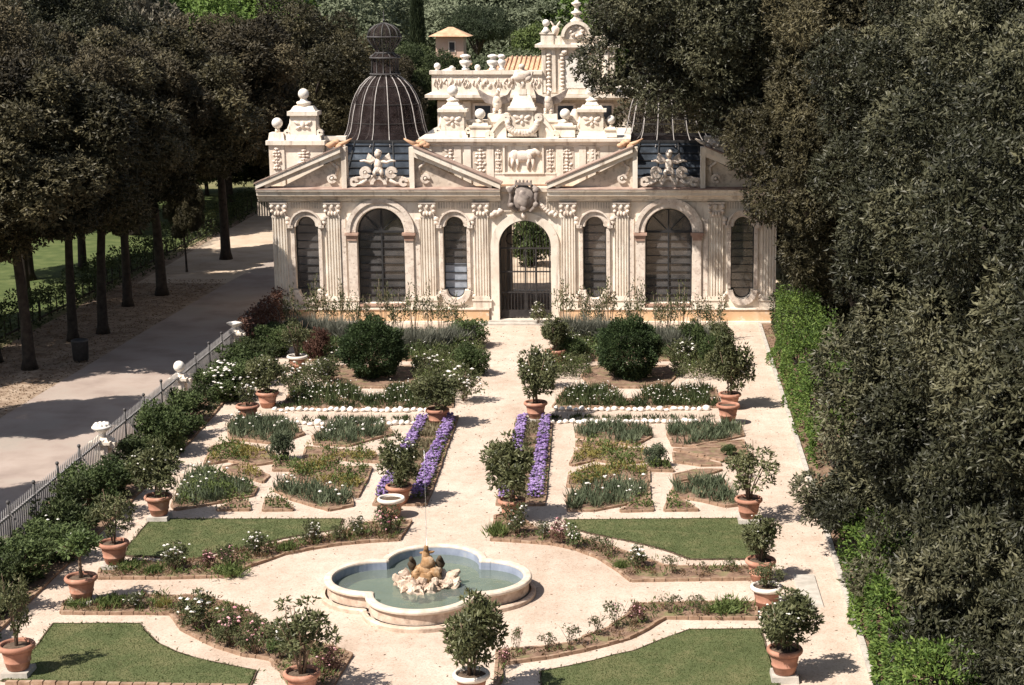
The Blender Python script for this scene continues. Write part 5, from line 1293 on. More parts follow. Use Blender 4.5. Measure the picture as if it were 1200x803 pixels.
def putto_fig():
    b = MB()
    b.ell((0, -.12, 6.52), (.17, .14, .26), 12, 9); b.ell((0, -.14, 6.3), (.19, .15, .16), 12, 8); b.ell((0, -.15, 6.93), (.14, .14, .16), 12, 9, jit=.15)
    b.ell((0, -.13, 7.02), (.15, .13, .10), 10, 7, jit=.5)
    b.tube([(0, -.12, 6.7), (0, -.13, 6.82)], [.07, .065], 8)
    for sx in (-1, 1):
        b.tube([(sx * .12, -.12, 6.66), (sx * .34, -.16, 6.60), (sx * .55, -.2, 6.68), (sx * .72, -.2, 6.66)], [.075, .065, .05, .035], 8)
        b.tube([(sx * .07, -.14, 6.32), (sx * .15, -.25, 6.2), (sx * .14, -.22, 6.02)], [.10, .085, .06], 8)
        b.add([(sx * .1, 0, 6.7), (sx * .42, .05, 6.95), (sx * .5, .05, 6.72), (sx * .3, .02, 6.5), (sx * .1, .04, 6.72), (sx * .42, .09, 6.97), (sx * .5, .09, 6.74), (sx * .3, .06, 6.52)], [(0, 1, 2, 3), (7, 6, 5, 4), (0, 4, 5, 1), (1, 5, 6, 2), (2, 6, 7, 3), (3, 7, 4, 0)])
    return b
pm, pf = putto().mesh('scroll_pedestal'), putto_fig().mesh('winged_figure')
for s in (-1, 1):
    o = link('scroll_pedestal', pm, M['carved'], AV); o.location = (s * PC, 0, 0); o2 = link('winged_figure', pf, M['carved'], o)
# skylights and wire domes
def skylight():
    gl = MB(); fr = MB()
    B, T_, z0, z1, cy = 2.55, 1.95, 5.7, 7.32, 3.35
    q = [(-B, cy - B, z0), (B, cy - B, z0), (B, cy + B, z0), (-B, cy + B, z0)]; t = [(-T_, cy - T_, z1), (T_, cy - T_, z1), (T_, cy + T_, z1), (-T_, cy + T_, z1)]
    for i in range(4):
        j = (i + 1) % 4; gl.add([q[i], q[j], t[j], t[i]], [(0, 1, 2, 3)])
        fr.bar(q[i], q[j], .12); fr.bar(t[i], t[j], .10); fr.bar(q[i], t[i], .09)
        a, b, c, d = map(Vector, (q[i], q[j], t[i], t[j])); off = Vector(((q[i][0] + q[j][0]) / 2, (q[i][1] + q[j][1]) / 2 - cy, 0)).normalized() * .03
        for k in (.18, .36, .54, .72, .9): fr.bar(a.lerp(c, k) + off, b.lerp(d, k) + off, .035)
        for k in (.2, .4, .6, .8): fr.bar(a.lerp(b, k) + off, c.lerp(d, k) + off, .045)
    fr.box(-2.6, 2.6, cy - 2.6, cy + 2.6, 5.55, 5.64) if False else None
    return gl, fr, cy
gl, fr, DCY = skylight()
glm, frm = gl.mesh('skylight'), fr.mesh('skylight_frame')
DP = [(r, 7.28 + (z - 7.36) * .965) for r, z in [(1.86, 7.36), (1.76, 7.5), (1.64, 7.75), (1.56, 8.1), (1.49, 8.5), (1.40, 8.9), (1.25, 9.3), (1.05, 9.65), (.80, 9.92), (.58, 10.08), (.5, 10.13)]]
def dome():
    net = MB(); n = 32
    vs = [(r * math.cos(2 * PI * k / n), r * math.sin(2 * PI * k / n), z) for r, z in DP for k in range(n)]
    net.add(vs, [(i * n + k, i * n + (k + 1) % n, (i + 1) * n + (k + 1) % n, (i + 1) * n + k) for i in range(len(DP) - 1) for k in range(n)], True)
    ribs = MB()
    for k in range(16):
        a = 2 * PI * (k + .5) / 16
        pts = [(r * 1.015 * math.cos(a), r * 1.015 * math.sin(a), z) for r, z in DP]
        pts = [(DP[0][0] * 1.16 * math.cos(a), DP[0][0] * 1.16 * math.sin(a), 7.1)] + pts
        ribs.tube(pts, .02, 5)
    hoops = MB()
    for r, z in DP[:1] + DP[3:4] + DP[5:6] + DP[7:8]:
        hoops.tube([(r * 1.005 * math.cos(2 * PI * k / 32), r * 1.005 * math.sin(2 * PI * k / 32), z) for k in range(33)], .018, 4)
    ln = MB(); lb = MB()
    LP = [(.62, 10.12), (.62, 10.2), (.56, 10.22), (.56, 10.88), (.64, 10.95), (.6, 11.0), (.42, 11.12), (.38, 11.3), (.52, 11.5), (.68, 11.75), (.70, 12.0), (.6, 12.25), (.4, 12.42), (.15, 12.52), (.05, 12.56)]
    LP = [(r, 9.95 + (z - 10.12) * .88) for r, z in LP]
    n = 24
    vs = [(r * .97 * math.cos(2 * PI * k / n), r * .97 * math.sin(2 * PI * k / n), z) for r, z in LP for k in range(n)]
    ln.add(vs, [(i * n + k, i * n + (k + 1) % n, (i + 1) * n + (k + 1) % n, (i + 1) * n + k) for i in range(len(LP) - 1) for k in range(n)], True)
    for k in range(12):
        a = 2 * PI * k / 12
        lb.tube([(r * math.cos(a), r * math.sin(a), z) for r, z in LP], .026, 5)
    for r, z in ((.63, 9.99), (.63, 10.66), (.40, 10.86), (.71, 11.52)):
        lb.tube([(r * math.cos(2 * PI * k / 24), r * math.sin(2 * PI * k / 24), z) for k in range(25)], .035, 5)
    lb.tube([(0, 0, 12.05), (0, 0, 12.6)], [.03, .008], 5); lb.ell((0, 0, 12.2), .06, 8, 6)
    return [(a.mesh(nm), mk, nm) for a, mk, nm in ((net, 'net', 'wire_net'), (ribs, 'rib', 'dome_ribs'), (hoops, 'iron', 'dome_hoops'), (ln, 'net', 'lantern_net'), (lb, 'rail_dark', 'lantern_bars'))]
dm = dome()
for s in (-1, 1):
    o = link('skylight', glm, M['skyglass'], AV); o.location = (s * PC, 0, 0); link('skylight_frame', frm, M['frame'], o)
    d = None
    for me, mk, nm in dm:
        if s > 0 and mk == 'net': mk = 'thin_net'
        if d is None: d = link('wire_dome', me, M[mk], AV); d.location = (s * PC - .12, DCY, 0)
        else: link(nm, me, M[mk], d)
# ---- attic with the bull relief
AY = .8
def relief(cx, cz, w, h, y, seed, n=9):
    r = random.Random(seed); b = MB()
    for i in range(n):
        z = cz - h / 2 + h * (i + .5) / n; ww = w * .5 * (.25 + .75 * abs(math.sin(i * 1.9 + seed)))
        b.ell((cx, y, z), (w * .16, .09, h / n * .6), 8, 6)
        for sx in (-1, 1): b.ell((cx + sx * ww * .62, y, z + r.uniform(-.03, .03)), (ww * .42, .07, h / n * .42), 8, 6, Matrix.Rotation(sx * r.uniform(-.7, .7), 3, 'Y'))
    return b
def RL(u0, v0, u1, v1, dy, seed, n=9, name='relief_panel', m='carved'):
    (x0, z1), (x1, z0) = L(u0, v0, dy), L(u1, v1, dy)
    MB().box(min(x0, x1) - .02, max(x0, x1) + .02, dy - .022, dy - .001, z0 - .05, z1 + .05).link('relief_ground', M['stone_dark'], AV)
    return relief((x0 + x1) / 2, (z0 + z1) / 2, abs(x1 - x0), z1 - z0, dy, seed, n).link(name, M[m], AV)
xa, za = L(512, 163, AY); xb, _ = L(746, 163, AY)
ax = 4.12
mb = MB(); mb.box(-ax, ax, AY, AY + 5.6, 5.56, 7.36)
mb.link('attic_wall', M['stone'], AV)
MB().prism_yz([(AY, 7.2), (AY - .08, 7.22), (AY - .10, 7.32), (AY - .22, 7.38), (AY - .23, 7.5), (AY + 5.7, 7.52), (AY + 5.7, 7.362), (AY, 7.361)], -ax - .2, ax + .2).link('attic_cornice', M['stone'], AV)
for x in (-3.95, -2.75, -2.35, -1.42, 1.42, 2.35, 2.75, 3.95): MB().box(x - .14, x + .14, AY - .06, AY - .002, 5.6, 7.19).link('attic_pilaster', M['stone'], AV)
mb = MB(); mb.box(-1.25, 1.25, AY - .05, AY - .002, 5.62, 6.02); mb.box(-1.25, 1.25, AY - .07, AY - .003, 6.03, 6.1)
mb.link('attic_dado', M['stone'], AV)
for k, (u0, u1) in enumerate(((519, 538), (555, 571), (580, 588), (640, 650), (657, 672), (687, 702))):
    RL(u0, 174, u1, 202, AY, k + 3, 7)
# bull relief
bl = MB(); cy = AY - .03
(bx0, bz1), (bx1, bz0) = L(594, 172, AY), L(633, 199, AY)
bw = bx1 - bx0; bcz = (bz0 + bz1) / 2
bl.ell((bx0 + bw * .48, cy, bcz + .08), (bw * .36, .12, .24), 16, 10); bl.ell((bx0 + bw * .24, cy, bcz + .1), (.22, .12, .25), 12, 9); bl.ell((bx0 + bw * .70, cy, bcz + .12), (.22, .13, .26), 12, 9)
bl.tube([(bx0 + bw * .72, cy, bcz + .18), (bx0 + bw * .86, cy, bcz + .3), (bx0 + bw * .95, cy, bcz + .2), (bx0 + bw * 1.0, cy, bcz + .08)], [.17, .14, .11, .07], 10)
bl.tube([(bx0 + bw * .88, cy, bcz + .36), (bx0 + bw * .95, cy, bcz + .46)], [.04, .02], 6); bl.ell((bx0 + bw * .83, cy - .05, bcz + .34), (.07, .03, .04), 6, 5)
for fx, fo in ((.18, -.03), (.30, .05), (.66, -.04), (.77, .04)):
    bl.tube([(bx0 + bw * fx, cy, bcz - .02), (bx0 + bw * fx + fo, cy, bcz - .25), (bx0 + bw * fx + fo * .4, cy, bcz - .46)], [.11, .06, .05], 7)
bl.tube([(bx0 + bw * .12, cy, bcz + .2), (bx0 + bw * .06, cy, bcz), (bx0 + bw * .06, cy, bcz - .3)], [.04, .03, .03], 6)
bl.link('bull_relief', M['carved'], AV)
mb = MB(); mb.box(bx0 - .16, bx0 - .09, AY - .09, AY - .002, bz0 - .1, bz1 + .1); mb.box(bx1 + .09, bx1 + .16, AY - .09, AY - .002, bz0 - .1, bz1 + .1); mb.box(bx0 - .16, bx1 + .16, AY - .09, AY - .003, bz1 + .101, bz1 + .17); mb.box(bx0 - .16, bx1 + .16, AY - .1, AY - .003, bz0 - .17, bz0 - .101)
mb.link('relief_frame', M['stone'], AV)
# pedestals, balls and birds standing on the attic
BY = AY + .15
def pedestal(u0, u1, vtop, vbot, dy, name='pedestal', ball=None, panel=True, d=.8, seed=1, wing=True):
    (x0, z0), (x1, _) = L(u0, vbot, dy), L(u1, vbot, dy); zt = L(u0, vtop, dy)[1]; c = (x0 + x1) / 2; w = (x1 - x0) / 2; z0 = min(z0, z0)
    b = MB(); b.box(c - w, c + w, dy, dy + d, z0, z0 + .12); b.box(c - w * .92, c + w * .92, dy + .04, dy + d - .04, z0 + .12, z0 + .32, .05)
    b.box(c - w * .78, c + w * .78, dy + .08, dy + d - .08, z0 + .322, zt - .12); b.box(c - w * .98, c + w * .98, dy - .04, dy + d + .04, zt - .118, zt)
    if wing:
        for sx in (-1, 1):
            b.strip(arc(c + sx * w * 1.02, z0 + .30, .04, 0, PI * 1.9, 12), arc(c + sx * w * 1.02, z0 + .30, .14, 0, PI * 1.9, 12), dy + .1, dy + .3)
            b.tube([(c + sx * w * .95, dy + .2, z0 + .42), (c + sx * w * .82, dy + .2, z0 + .6), (c + sx * w * .8, dy + .2, z0 + .85)], [.07, .06, .04], 6)
    p = b.link(name, M['stone'], AV)
    if panel:
        r = MB(); zc = (z0 + .3 + zt - .12) / 2; ee = dy + .07
        r.ell((c, ee, zc + .08), (.10, .07, .12), 8, 6)
        for sx in (-1, 1):
            r.ell((c + sx * .22, ee, zc + .10), (.18, .05, .08), 8, 6, Matrix.Rotation(-sx * .5, 3, 'Y')); r.ell((c + sx * .16, ee, zc - .06), (.15, .05, .06), 8, 6, Matrix.Rotation(sx * .5, 3, 'Y'))
        r.ell((c, ee, zc - .14), (.08, .05, .1), 8, 6); r.link('pedestal_relief', M['carved'], p)
    if ball:
        r, zb = ball
        b = MB(); b.box(c - w * .8, c + w * .8, dy + .02, dy + d - .02, zt + .002, zt + .14, w * .16); b.box(c - w * .5, c + w * .5, dy + d * .5 - w * .5, dy + d * .5 + w * .5, zt + .14, zt + .28, w * .16)
        b.lathe([(w * .36, zt + .28), (w * .42, zt + .33), (w * .42, zt + .38), (w * .2, zt + .42), (w * .14, zb - r)], (c, dy + d / 2, 0), 16)
        b.link('finial_base', M['stone'], p); MB().ell((c, dy + d / 2, zb), r, 18, 12).link('ball_finial', M['white_stone'], p)
    return c, z0, zt
def ballped(u, v, rpx, vbot, dy, wpx, name='ball_pedestal', d=.5):
    x, z = L(u, v, dy); zb = L(u, vbot, dy)[1]; s = .0346; w = wpx * s / 2; r = rpx * s; h = z - r - zb
    b = MB(); b.box(x - w, x + w, dy, dy + d, zb, zb + h * .55, .03); b.box(x - w * 1.1, x + w * 1.1, dy - .03, dy + d + .03, zb + h * .55, zb + h * .65)
    b.box(x - w * .8, x + w * .8, dy + .06, dy + d - .06, zb + h * .65, zb + h * .8, .04); b.lathe([(w * .4, zb + h * .8), (w * .25, zb + h * .92), (w * .25, zb + h + r * .1)], (x, dy + d / 2, 0), 14)
    p = b.link(name, M['stone'], AV); MB().ell((x, dy + d / 2, z), r, 18, 12).link('ball_finial', M['white_stone'], p)
pedestal(513, 548, 128, 162, BY, ball=(.22, L(531, 107, BY)[1]), seed=1); pedestal(676, 711, 128, 162, BY, ball=(.22, L(694, 107, BY)[1]), seed=2)
MB().box(-3.5, 3.5, BY + .45, BY + .8, 7.5, 8.12).box(-3.55, 3.55, BY + .4, BY + .85, 8.1199, 8.2).link('attic_parapet', M['stone'], AV)
ballped(562, 134, 6.2, 161, BY, 24); ballped(662, 134, 6.2, 161, BY, 24); ballped(716, 141, 5.2, 161, BY, 14)
pedestal(595, 629, 126, 160, BY - .1, panel=True, d=.8, seed=4, wing=False)
c0 = L(612, 126, BY)[0]; zc = L(612, 126, BY)[1]
b = MB(); z2 = L(612, 109, BY)[1]
b.box(c0 - .52, c0 + .52, BY + .0, BY + .6, zc + .002, zc + .2, .06); b.box(c0 - .44, c0 + .44, BY + .06, BY + .54, zc + .2, z2 - .08, .12); b.box(c0 - .16, c0 + .16, BY + .15, BY + .45, z2 - .08, z2 + .14); b.link('statue_base', M['stone'], AV)
b = MB(); z3 = L(612, 96, BY)[1]                      # pale statue of a rounded bird on the centre
b.tube([(c0, BY + .3, z2 + .1), (c0 + .03, BY + .3, z2 + .3), (c0, BY + .3, z3)], [.12, .10, .16], 10)
b.ell((c0 - .02, BY + .3, z3 + .22), (.36, .24, .28), 16, 11, jit=.25); b.ell((c0 + .18, BY + .28, z3 + .12), (.22, .2, .17), 12, 8, jit=.2)
b.tube([(c0 + .12, BY + .3, z3 + .1), (c0 + .36, BY + .28, z3 + .22), (c0 + .44, BY + .26, z3 + .4)], [.13, .08, .03], 8); b.tube([(c0 - .2, BY + .3, z3 + .2), (c0 - .4, BY + .3, z3 + .12), (c0 - .38, BY + .3, z3 - .12)], [.14, .09, .04], 8)
b.tube([(c0 - .05, BY + .3, z3 + .4), (c0 - .02, BY + .3, z3 + .54)], [.13, .1], 10); b.ell((c0 - .02, BY + .28, z3 + .6), (.13, .13, .12), 12, 8)
b.link('bird_statue', M['carved'], AV)
# garland under the centre pedestal
b = MB()
for k in range(15):
    a = PI + PI * k / 14; b.ell((c0 + .60 * math.cos(a), BY - .12, L(612, 145, BY)[1] + .42 * math.sin(a) + .03), (.13, .1, .13), 8, 6, jit=.35)
b.link('garland', M['carved'], AV)
for sx in (-1, 1):                                     # curved scroll buttresses
    p0, p1 = L(612 + sx * 19, 137, BY), L(612 + sx * 38, 158, BY)
    pts = []
    for k in range(9):
        f = k / 8; pts.append((p0[0] + (p1[0] - p0[0]) * f, BY + .25, p0[1] + (p1[1] - p0[1]) * (f ** 1.55)))
    b = MB(); up = [(p[0], p[2] + .1) for p in pts]; dn = [(p[0], p[2] - .12) for p in pts]
    b.strip(dn, up, BY - .05, BY + .45)
    for q, r in ((p0, .17), (p1, .19)): b.strip(arc(q[0], q[1] - .02, .03, 0, PI * 1.98, 16), arc(q[0], q[1] - .02, r, 0, PI * 1.98, 16), BY - .1, BY + .46)
    zb = L(612, 162, BY)[1]
    b.prism_xz([(pts[0][0], zb), (pts[-1][0], zb), (pts[-1][0], pts[-1][2] - .1)] + [(p[0], p[2] - .13) for p in reversed(pts[:-1])], BY + .05, BY + .4)
    b.link('scroll_buttress', M['stone'], AV)
    # block behind carrying an eagle
    xe, ze = L(612 + sx * 30, 134, BY + .4)
    b = MB().box(xe - .42, xe + .42, BY + .42, BY + 1.1, 7.5, ze, .05); b.link('eagle_pedestal', M['stone'], AV)
    e = MB(); ey = BY + .7
    e.ell((xe, ey, ze + .42), (.19, .18, .3), 14, 10); e.ell((xe, ey - .05, ze + .55), (.17, .15, .2), 12, 8)
    e.tube([(xe, ey, ze + .68), (xe + .04, ey - .06, ze + .86), (xe + .08, ey - .12, ze + .95)], [.11, .085, .075], 8); e.ell((xe + .09, ey - .14, ze + .98), (.09, .10, .08), 10, 7); e.tube([(xe + .12, ey - .2, ze + .98), (xe + .16, ey - .29, ze + .92)], [.04, .01], 6)
    for q in (-1, 1):
        e.tube([(xe + q * .1, ey - .02, ze + .22), (xe + q * .12, ey - .06, ze + .02)], [.09, .06], 7); e.ell((xe + q * .12, ey - .1, ze + .03), (.07, .1, .04), 8, 5)
    body = e.link('eagle_statue', M['carved'], AV)
    e = MB()
    for q in (-1, 1):
        tip = 1.0 if q == sx * 1 else .72
        a = [(xe + q * .12, ey + .03, ze + .66), (xe + q * .42, ey + .1, ze + .78), (xe + q * .85 * tip, ey + .14, ze + 1.05), (xe + q * .72 * tip, ey + .16, ze + .72), (xe + q * .5, ey + .15, ze + .45), (xe + q * .16, ey + .08, ze + .36)]
        n = len(a); e.add(a + [(x, y + .07, z) for x, y, z in a], [tuple(range(n)), tuple(range(2 * n - 1, n - 1, -1))] + [(i, (i + 1) % n, n + (i + 1) % n, n + i) for i in range(n)])
    e.link('wings', M['cartouche'], body)
# shell and tower like blocks behind on the attic roof, right of centre
b = MB()
for k, (u, v) in enumerate(((673, 140), (680, 148), (668, 152))): x, z = L(u, v, BY + .5); b.ell((x, BY + .6, z), (.26, .2, .36), 10, 8, jit=.5)
b.link('carved_boulder', M['carved'], AV)
# ---- corner pedestals over the outer ends
def corner(sg):
    def q(u): x = L(u, 200, .6)[0]; return x
    dy = .6
    def m(x0, x1): return (x0, x1) if sg < 0 else (-x1, -x0)
    def lv(v): return L(345, v, dy)[1]
    b = MB()
    a0, a1 = m(q(316), q(334)); c0_, c1_ = m(q(334.2), q(379)); e0, e1 = m(q(341), q(371))
    b.box(a0, a1, dy, dy + .7, 5.5, lv(170)); b.box(c0_, c1_, dy + .05, dy + 1.1, 5.5, lv(170))
    b.box(min(a0, c0_) - .1, max(a1, c1_) + .1, dy - .1, dy + 1.2, lv(170) + .002, lv(165))
    b.box(*m(q(335), q(377)), dy + .1, dy + 1.05, lv(165) + .002, lv(159), .03); b.box(e0, e1, dy + .18, dy + .95, lv(159) + .002, lv(136))
    b.box(e0 - .09, e1 + .09, dy + .08, dy + 1.05, lv(136) + .002, lv(131)); b.box(e0, e1, dy + .2, dy + .9, lv(131) + .002, lv(125), .14); 
    mx = (e0 + e1) / 2; b.lathe([(.24, lv(125)), (.3, lv(122.5)), (.3, lv(120.5)), (.15, lv(119)), (.12, lv(116))], (mx, dy + .55, 0), 16)
    ax0 = (a0 + a1) / 2; b.box(a0 - .02, a1 + .02, dy, dy + .7, lv(165) + .002, lv(156), .05); b.lathe([(.12, lv(156)), (.09, lv(153)), (.1, lv(150))], (ax0, dy + .35, 0), 14)
    for s2 in (-1, 1):
        xx = (e0 if s2 < 0 else e1) + s2 * .14
        b.strip(arc(xx, lv(156), .04, 0, PI * 1.9, 12), arc(xx, lv(156), .14, 0, PI * 1.9, 12), dy + .2, dy + .5); b.tube([(xx - s2 * .05, dy + .35, lv(153)), (xx - s2 * .14, dy + .35, lv(145)), (xx - s2 * .14, dy + .35, lv(140))], [.09, .06, .04], 6)
    p = b.link('corner_pedestal', M['stone'], AV)
    MB().ell((mx, dy + .55, lv(111)), .22, 18, 12).link('ball_finial', M['white_stone'], p); MB().ell((ax0, dy + .35, lv(145)), .22, 18, 12).link('ball_finial', M['white_stone'], p)
    r = relief(ax0, (lv(172) + lv(200)) / 2, .38, .9, dy, 4, 7); r.link('relief_panel', M['carved'], p); relief((c0_ + c1_) / 2, (lv(174) + lv(196)) / 2, .55, .7, dy + .05, 6, 6).link('relief_panel', M['carved'], p)
    r = MB(); r.ell((mx, dy + .17, lv(147)), (.12, .08, .16), 8, 6)
    for s2 in (-1, 1): r.ell((mx + s2 * .22, dy + .17, lv(145)), (.18, .06, .07), 8, 6, Matrix.Rotation(-s2 * .5, 3, 'Y')); r.ell((mx + s2 * .18, dy + .17, lv(150)), (.14, .06, .06), 8, 6, Matrix.Rotation(s2 * .5, 3, 'Y'))
    r.link('relief_panel', M['carved'], p)
    w0, w1 = m(q(380), q(403)); b = MB().box(w0, w1, dy + .5, dy + .8, 5.5, lv(166)); b.box(w0 - .05, w1 + .05, dy + .42, dy + .88, lv(166) + .002, lv(161)); b.link('low_parapet', M['stone'], AV)
corner(-1); corner(1)
# ---- coat of arms over the gate
b = MB(); x0, z0 = L(613.5, 232, -.2)
b.ell((x0, -.18, z0), (.42, .16, .52), 16, 12, jit=.2); b.ell((x0, -.3, z0 - .05), (.25, .1, .34), 14, 10, jit=.3)
for sx in (-1, 1):
    b.tube([(x0 + sx * .3, -.2, z0 + .5), (x0 + sx * .55, -.22, z0 + .38), (x0 + sx * .5, -.22, z0), (x0 + sx * .58, -.2, z0 - .25), (x0 + sx * .25, -.24, z0 - .55)], [.07, .11, .09, .1, .06], 8); b.ell((x0 + sx * .52, -.24, z0 + .32), (.14, .1, .14), 8, 6, jit=.4); b.ell((x0 + sx * .5, -.24, z0 - .28), (.13, .1, .13), 8, 6, jit=.4)
b.box(x0 - .34, x0 + .34, -.32, -.04, z0 + .52, z0 + .62)
for k in range(5): b.ell((x0 - .3 + .15 * k, -.2, z0 + .68), (.05, .05, .07), 8, 6)
b.ell((x0, -.32, z0 - .42), (.13, .08, .14), 10, 8, jit=.4)
b.link('coat_of_arms', M['cartouche'], AV)
b = MB()
for sx in (-1, 1):
    for k in range(9):
        f = k / 8
        if sx < 0 and k < 5: continue
        b.ell((x0 + sx * (.55 + .55 * f + .18 * f * f), -.12, z0 - .2 - .62 * f ** 1.2 + (.0 if k < 7 else .1)), (.12, .09, .11), 8, 6, jit=.5)
b.ell((x0, -.2, z0 - .72), (.1, .08, .14), 8, 6)
b.link('festoon', M['carved'], AV)

# ------------------------------------------------------------------ the white villa behind
MY = 23.0
VX = XB; 
def V_(u, v, dy=MY): x, z = L(u, v, dy); return x + XB, z
x0, zc_ = V_(505, 110); xr = 6.5
TXc = V_(677, 60)[0]; tw = V_(722, 60)[0] - TXc
VL = thing('villa', 'white villa with a carved parapet and square clock tower rising behind the pavilion', 'villa', ((x0 + xr) / 2, YF + MY, 0))
ox = (x0 + xr) / 2
def bx(mb, a, b, y0, y1, z0, z1, t=0): return mb.box(a - ox, b - ox, y0, y1, z0, z1, t)
def zv(v): return V_(600, v)[1]
mb = MB(); bx(mb, x0 + .35, xr, 0, 9, 0, zv(117)); mb.link('wall', M['stone_dark'], VL)
for u in (513, 543, 592, 640, 690, 730):
    a = V_(u, 130)[0]; bx(MB(), a, a + .42, -.12, -.003, 3.0, zv(119)).link('pilaster', M['stone'], VL)
for u in (556, 606, 653, 698):
    a = V_(u, 130)[0]; w = MB(); bx(w, a - .08, a + .98, -.08, -.003, zv(160), zv(121)); f = w.link('window', M['carved'], VL)
    w = MB(); bx(w, a + .04, a + .86, -.09, -.083, zv(158), zv(124)); w.link('pane', M['skyglass'], f)
mb = MB(); bx(mb, x0 - .1, xr + .3, -.55, 9.3, zv(116.5), zv(114)); bx(mb, x0 - .25, xr + .4, -.7, 9.4, zv(113.9), zv(110.5)); mb.link('cornice', M['stone'], VL)
mb = MB(); bx(mb, x0 + .1, V_(636, 100)[0], -.4, 0, zv(110.4), zv(87)); bx(mb, x0, V_(636, 100)[0], -.5, .1, zv(86.9), zv(82.5)); 
bx(mb, x0 + .1, x0 + .5, .11, 8, zv(110.4), zv(86)); pr = mb.link('parapet', M['stone'], VL)
for k, (a, b_) in enumerate(((509, 519), (521, 540), (542, 551), (554, 576), (579, 588), (590, 604), (622, 634))):
    xa_, xb_ = V_(a, 96)[0] - ox, V_(b_, 96)[0] - ox; r = MB()
    for j in range(7):
        r.ell((xa_ + (xb_ - xa_) * (j + .5) / 7, -.42, zv(97) + .14 * math.sin(j * 2.4 + k)), ((xb_ - xa_) / 12, .07, .16), 7, 5, Matrix.Rotation(.6 * math.sin(j * 3 + k), 3, 'Y'))
    r.link('parapet_relief', M['carved'], pr)
for u, v, rp in ((513, 77.5, 4), (530, 80, 3.2), (560, 79, 3.6)):
    x, z = V_(u, v); x -= ox; b = MB().ell((x, -.2, z), rp * .045, 16, 10); b.lathe([(.16, zv(82.4)), (.1, zv(81.5)), (.08, z - rp * .04)], (x, -.2, 0), 12); b.link('ball_finial', M['white_stone'], VL)
for u in (546, 578, 588):
    x = V_(u, 75)[0] - ox; zz = zv(82.4); s = 1.0 if u < 580 else .75
    MB().lathe([(.2, zz), (.2, zz + .1), (.12, zz + .15), (.3 * s, zz + .35), (.33 * s, zz + .5), (.16, zz + .55), (.14, zz + .65), (.28 * s, zz + .7), (.28 * s, zz + .78), (.1, zz + .85)], (x, -.2, 0), 16).link('urn', M['white_stone'], VL)
mb = MB(); a, b_ = V_(563, 80)[0] - ox, V_(644, 80)[0] - ox; mb.add([(a, 1.0, zv(86)), (b_, 1.0, zv(86)), (b_, 5, zv(70)), (a + 1.2, 5, zv(70)), (a, 9, zv(86)), (b_, 9, zv(86))], [(0, 1, 2, 3), (3, 2, 5, 4), (0, 3, 4)])
k = a
while k < b_ - .1:
    mb.tube([(k + .05, .97, zv(86) + .03), (k + .05 + (.6 if k < a + 1.2 else 0) * .0, 4.95, zv(70) + .03)] if k > a + 1.1 else [(k + .05, .97, zv(86) + .03), (k + .1, 1.0 + 4 * (k - a) / 1.2 + .02, zv(86) + (zv(70) - zv(86)) * (k - a) / 1.2 + .04)], .06, 5); k += .26
mb.link('tiled_roof', M['tile'], VL)
# the tower
ty0 = -.25
mb = MB(); bx(mb, TXc - tw * .94, TXc + tw * .94, ty0, 4.2, zv(110.4), zv(58)); tb_ = mb.link('tower', M['stone'], VL)
mb = MB(); bx(mb, TXc - tw * 1.0, TXc + tw * 1.0, ty0 - .1, 4.3, zv(57.9), zv(55.5)); bx(mb, TXc - tw * 1.1, TXc + tw * 1.1, ty0 - .3, 4.5, zv(55.4), zv(52)); bx(mb, TXc - tw * .5, TXc + tw * .62, ty0 - .14, ty0 - .003, zv(110), zv(105)); mb.link('tower_cornice', M['stone'], tb_)
for f in (-.88, -.62, -.40, .52, .74, .9): bx(MB(), TXc + tw * f - .1, TXc + tw * f + .1, ty0 - .1, ty0 - .002, zv(108), zv(58.2)).link('tower_pilaster', M['stone'], tb_)
r = MB()
for f in (-.75, -.40):
    for j in range(10): r.ell((TXc - ox + tw * f, ty0 - .1, zv(106) + (zv(62) - zv(106)) * (j + .5) / 10), (.10 + .05 * (j % 2), .07, .08), 7, 5, jit=.3)
for u in (662, 690): x = V_(u, 61)[0] - ox; r.ell((x, ty0 - .15, zv(61)), (.16, .12, .14), 8, 6, jit=.4)
r.link('tower_relief', M['carved'], tb_)
mb = MB(); a, b_ = V_(662, 80)[0], V_(690, 80)[0]; bx(mb, a, b_, ty0 - .04, ty0 - .003, zv(103), zv(66)); mb.link('blank_panel', M['white_stone'], tb_)
mb = MB(); bx(mb, TXc - tw * .95, TXc + tw * .95, ty0 - .05, ty0 + .35, zv(51.9), zv(42)); bx(mb, TXc - tw * .95, TXc - tw * .62, ty0 - .12, ty0 + .4, zv(51.9), zv(40)); bx(mb, TXc - tw * .98, TXc - tw * .6, ty0 - .16, ty0 + .44, zv(39.9), zv(38.4)); bx(mb, TXc + tw * .62, TXc + tw * .95, ty0 - .12, ty0 + .4, zv(51.9), zv(40)); mb.link('tower_parapet', M['stone'], tb_)
cz = zv(43); cxx = V_(676, 40)[0] - ox; rr = .74
mb = MB(); mb.prism_xz([(cxx - rr * .9, zv(46)), (cxx + rr * .9, zv(46))] + arc(cxx, cz, rr * .9, 0, PI, 16), ty0 - .14, ty0 + .3); mb.strip(arc(cxx, cz, rr * .88, 0, PI, 18), arc(cxx, cz, rr * 1.12, 0, PI, 18), ty0 - .3, ty0 + .3); g_ = mb.link('arched_gable', M['stone'], tb_)
r = MB()
for k in range(9): r.ell((cxx + .3 * math.cos(k * .8), ty0 - .16, cz + .28 + .25 * math.sin(k * .8)), (.12, .08, .1), 7, 5, jit=.4)
r.link('gable_shield', M['carved'], g_)
zt = zv(26)
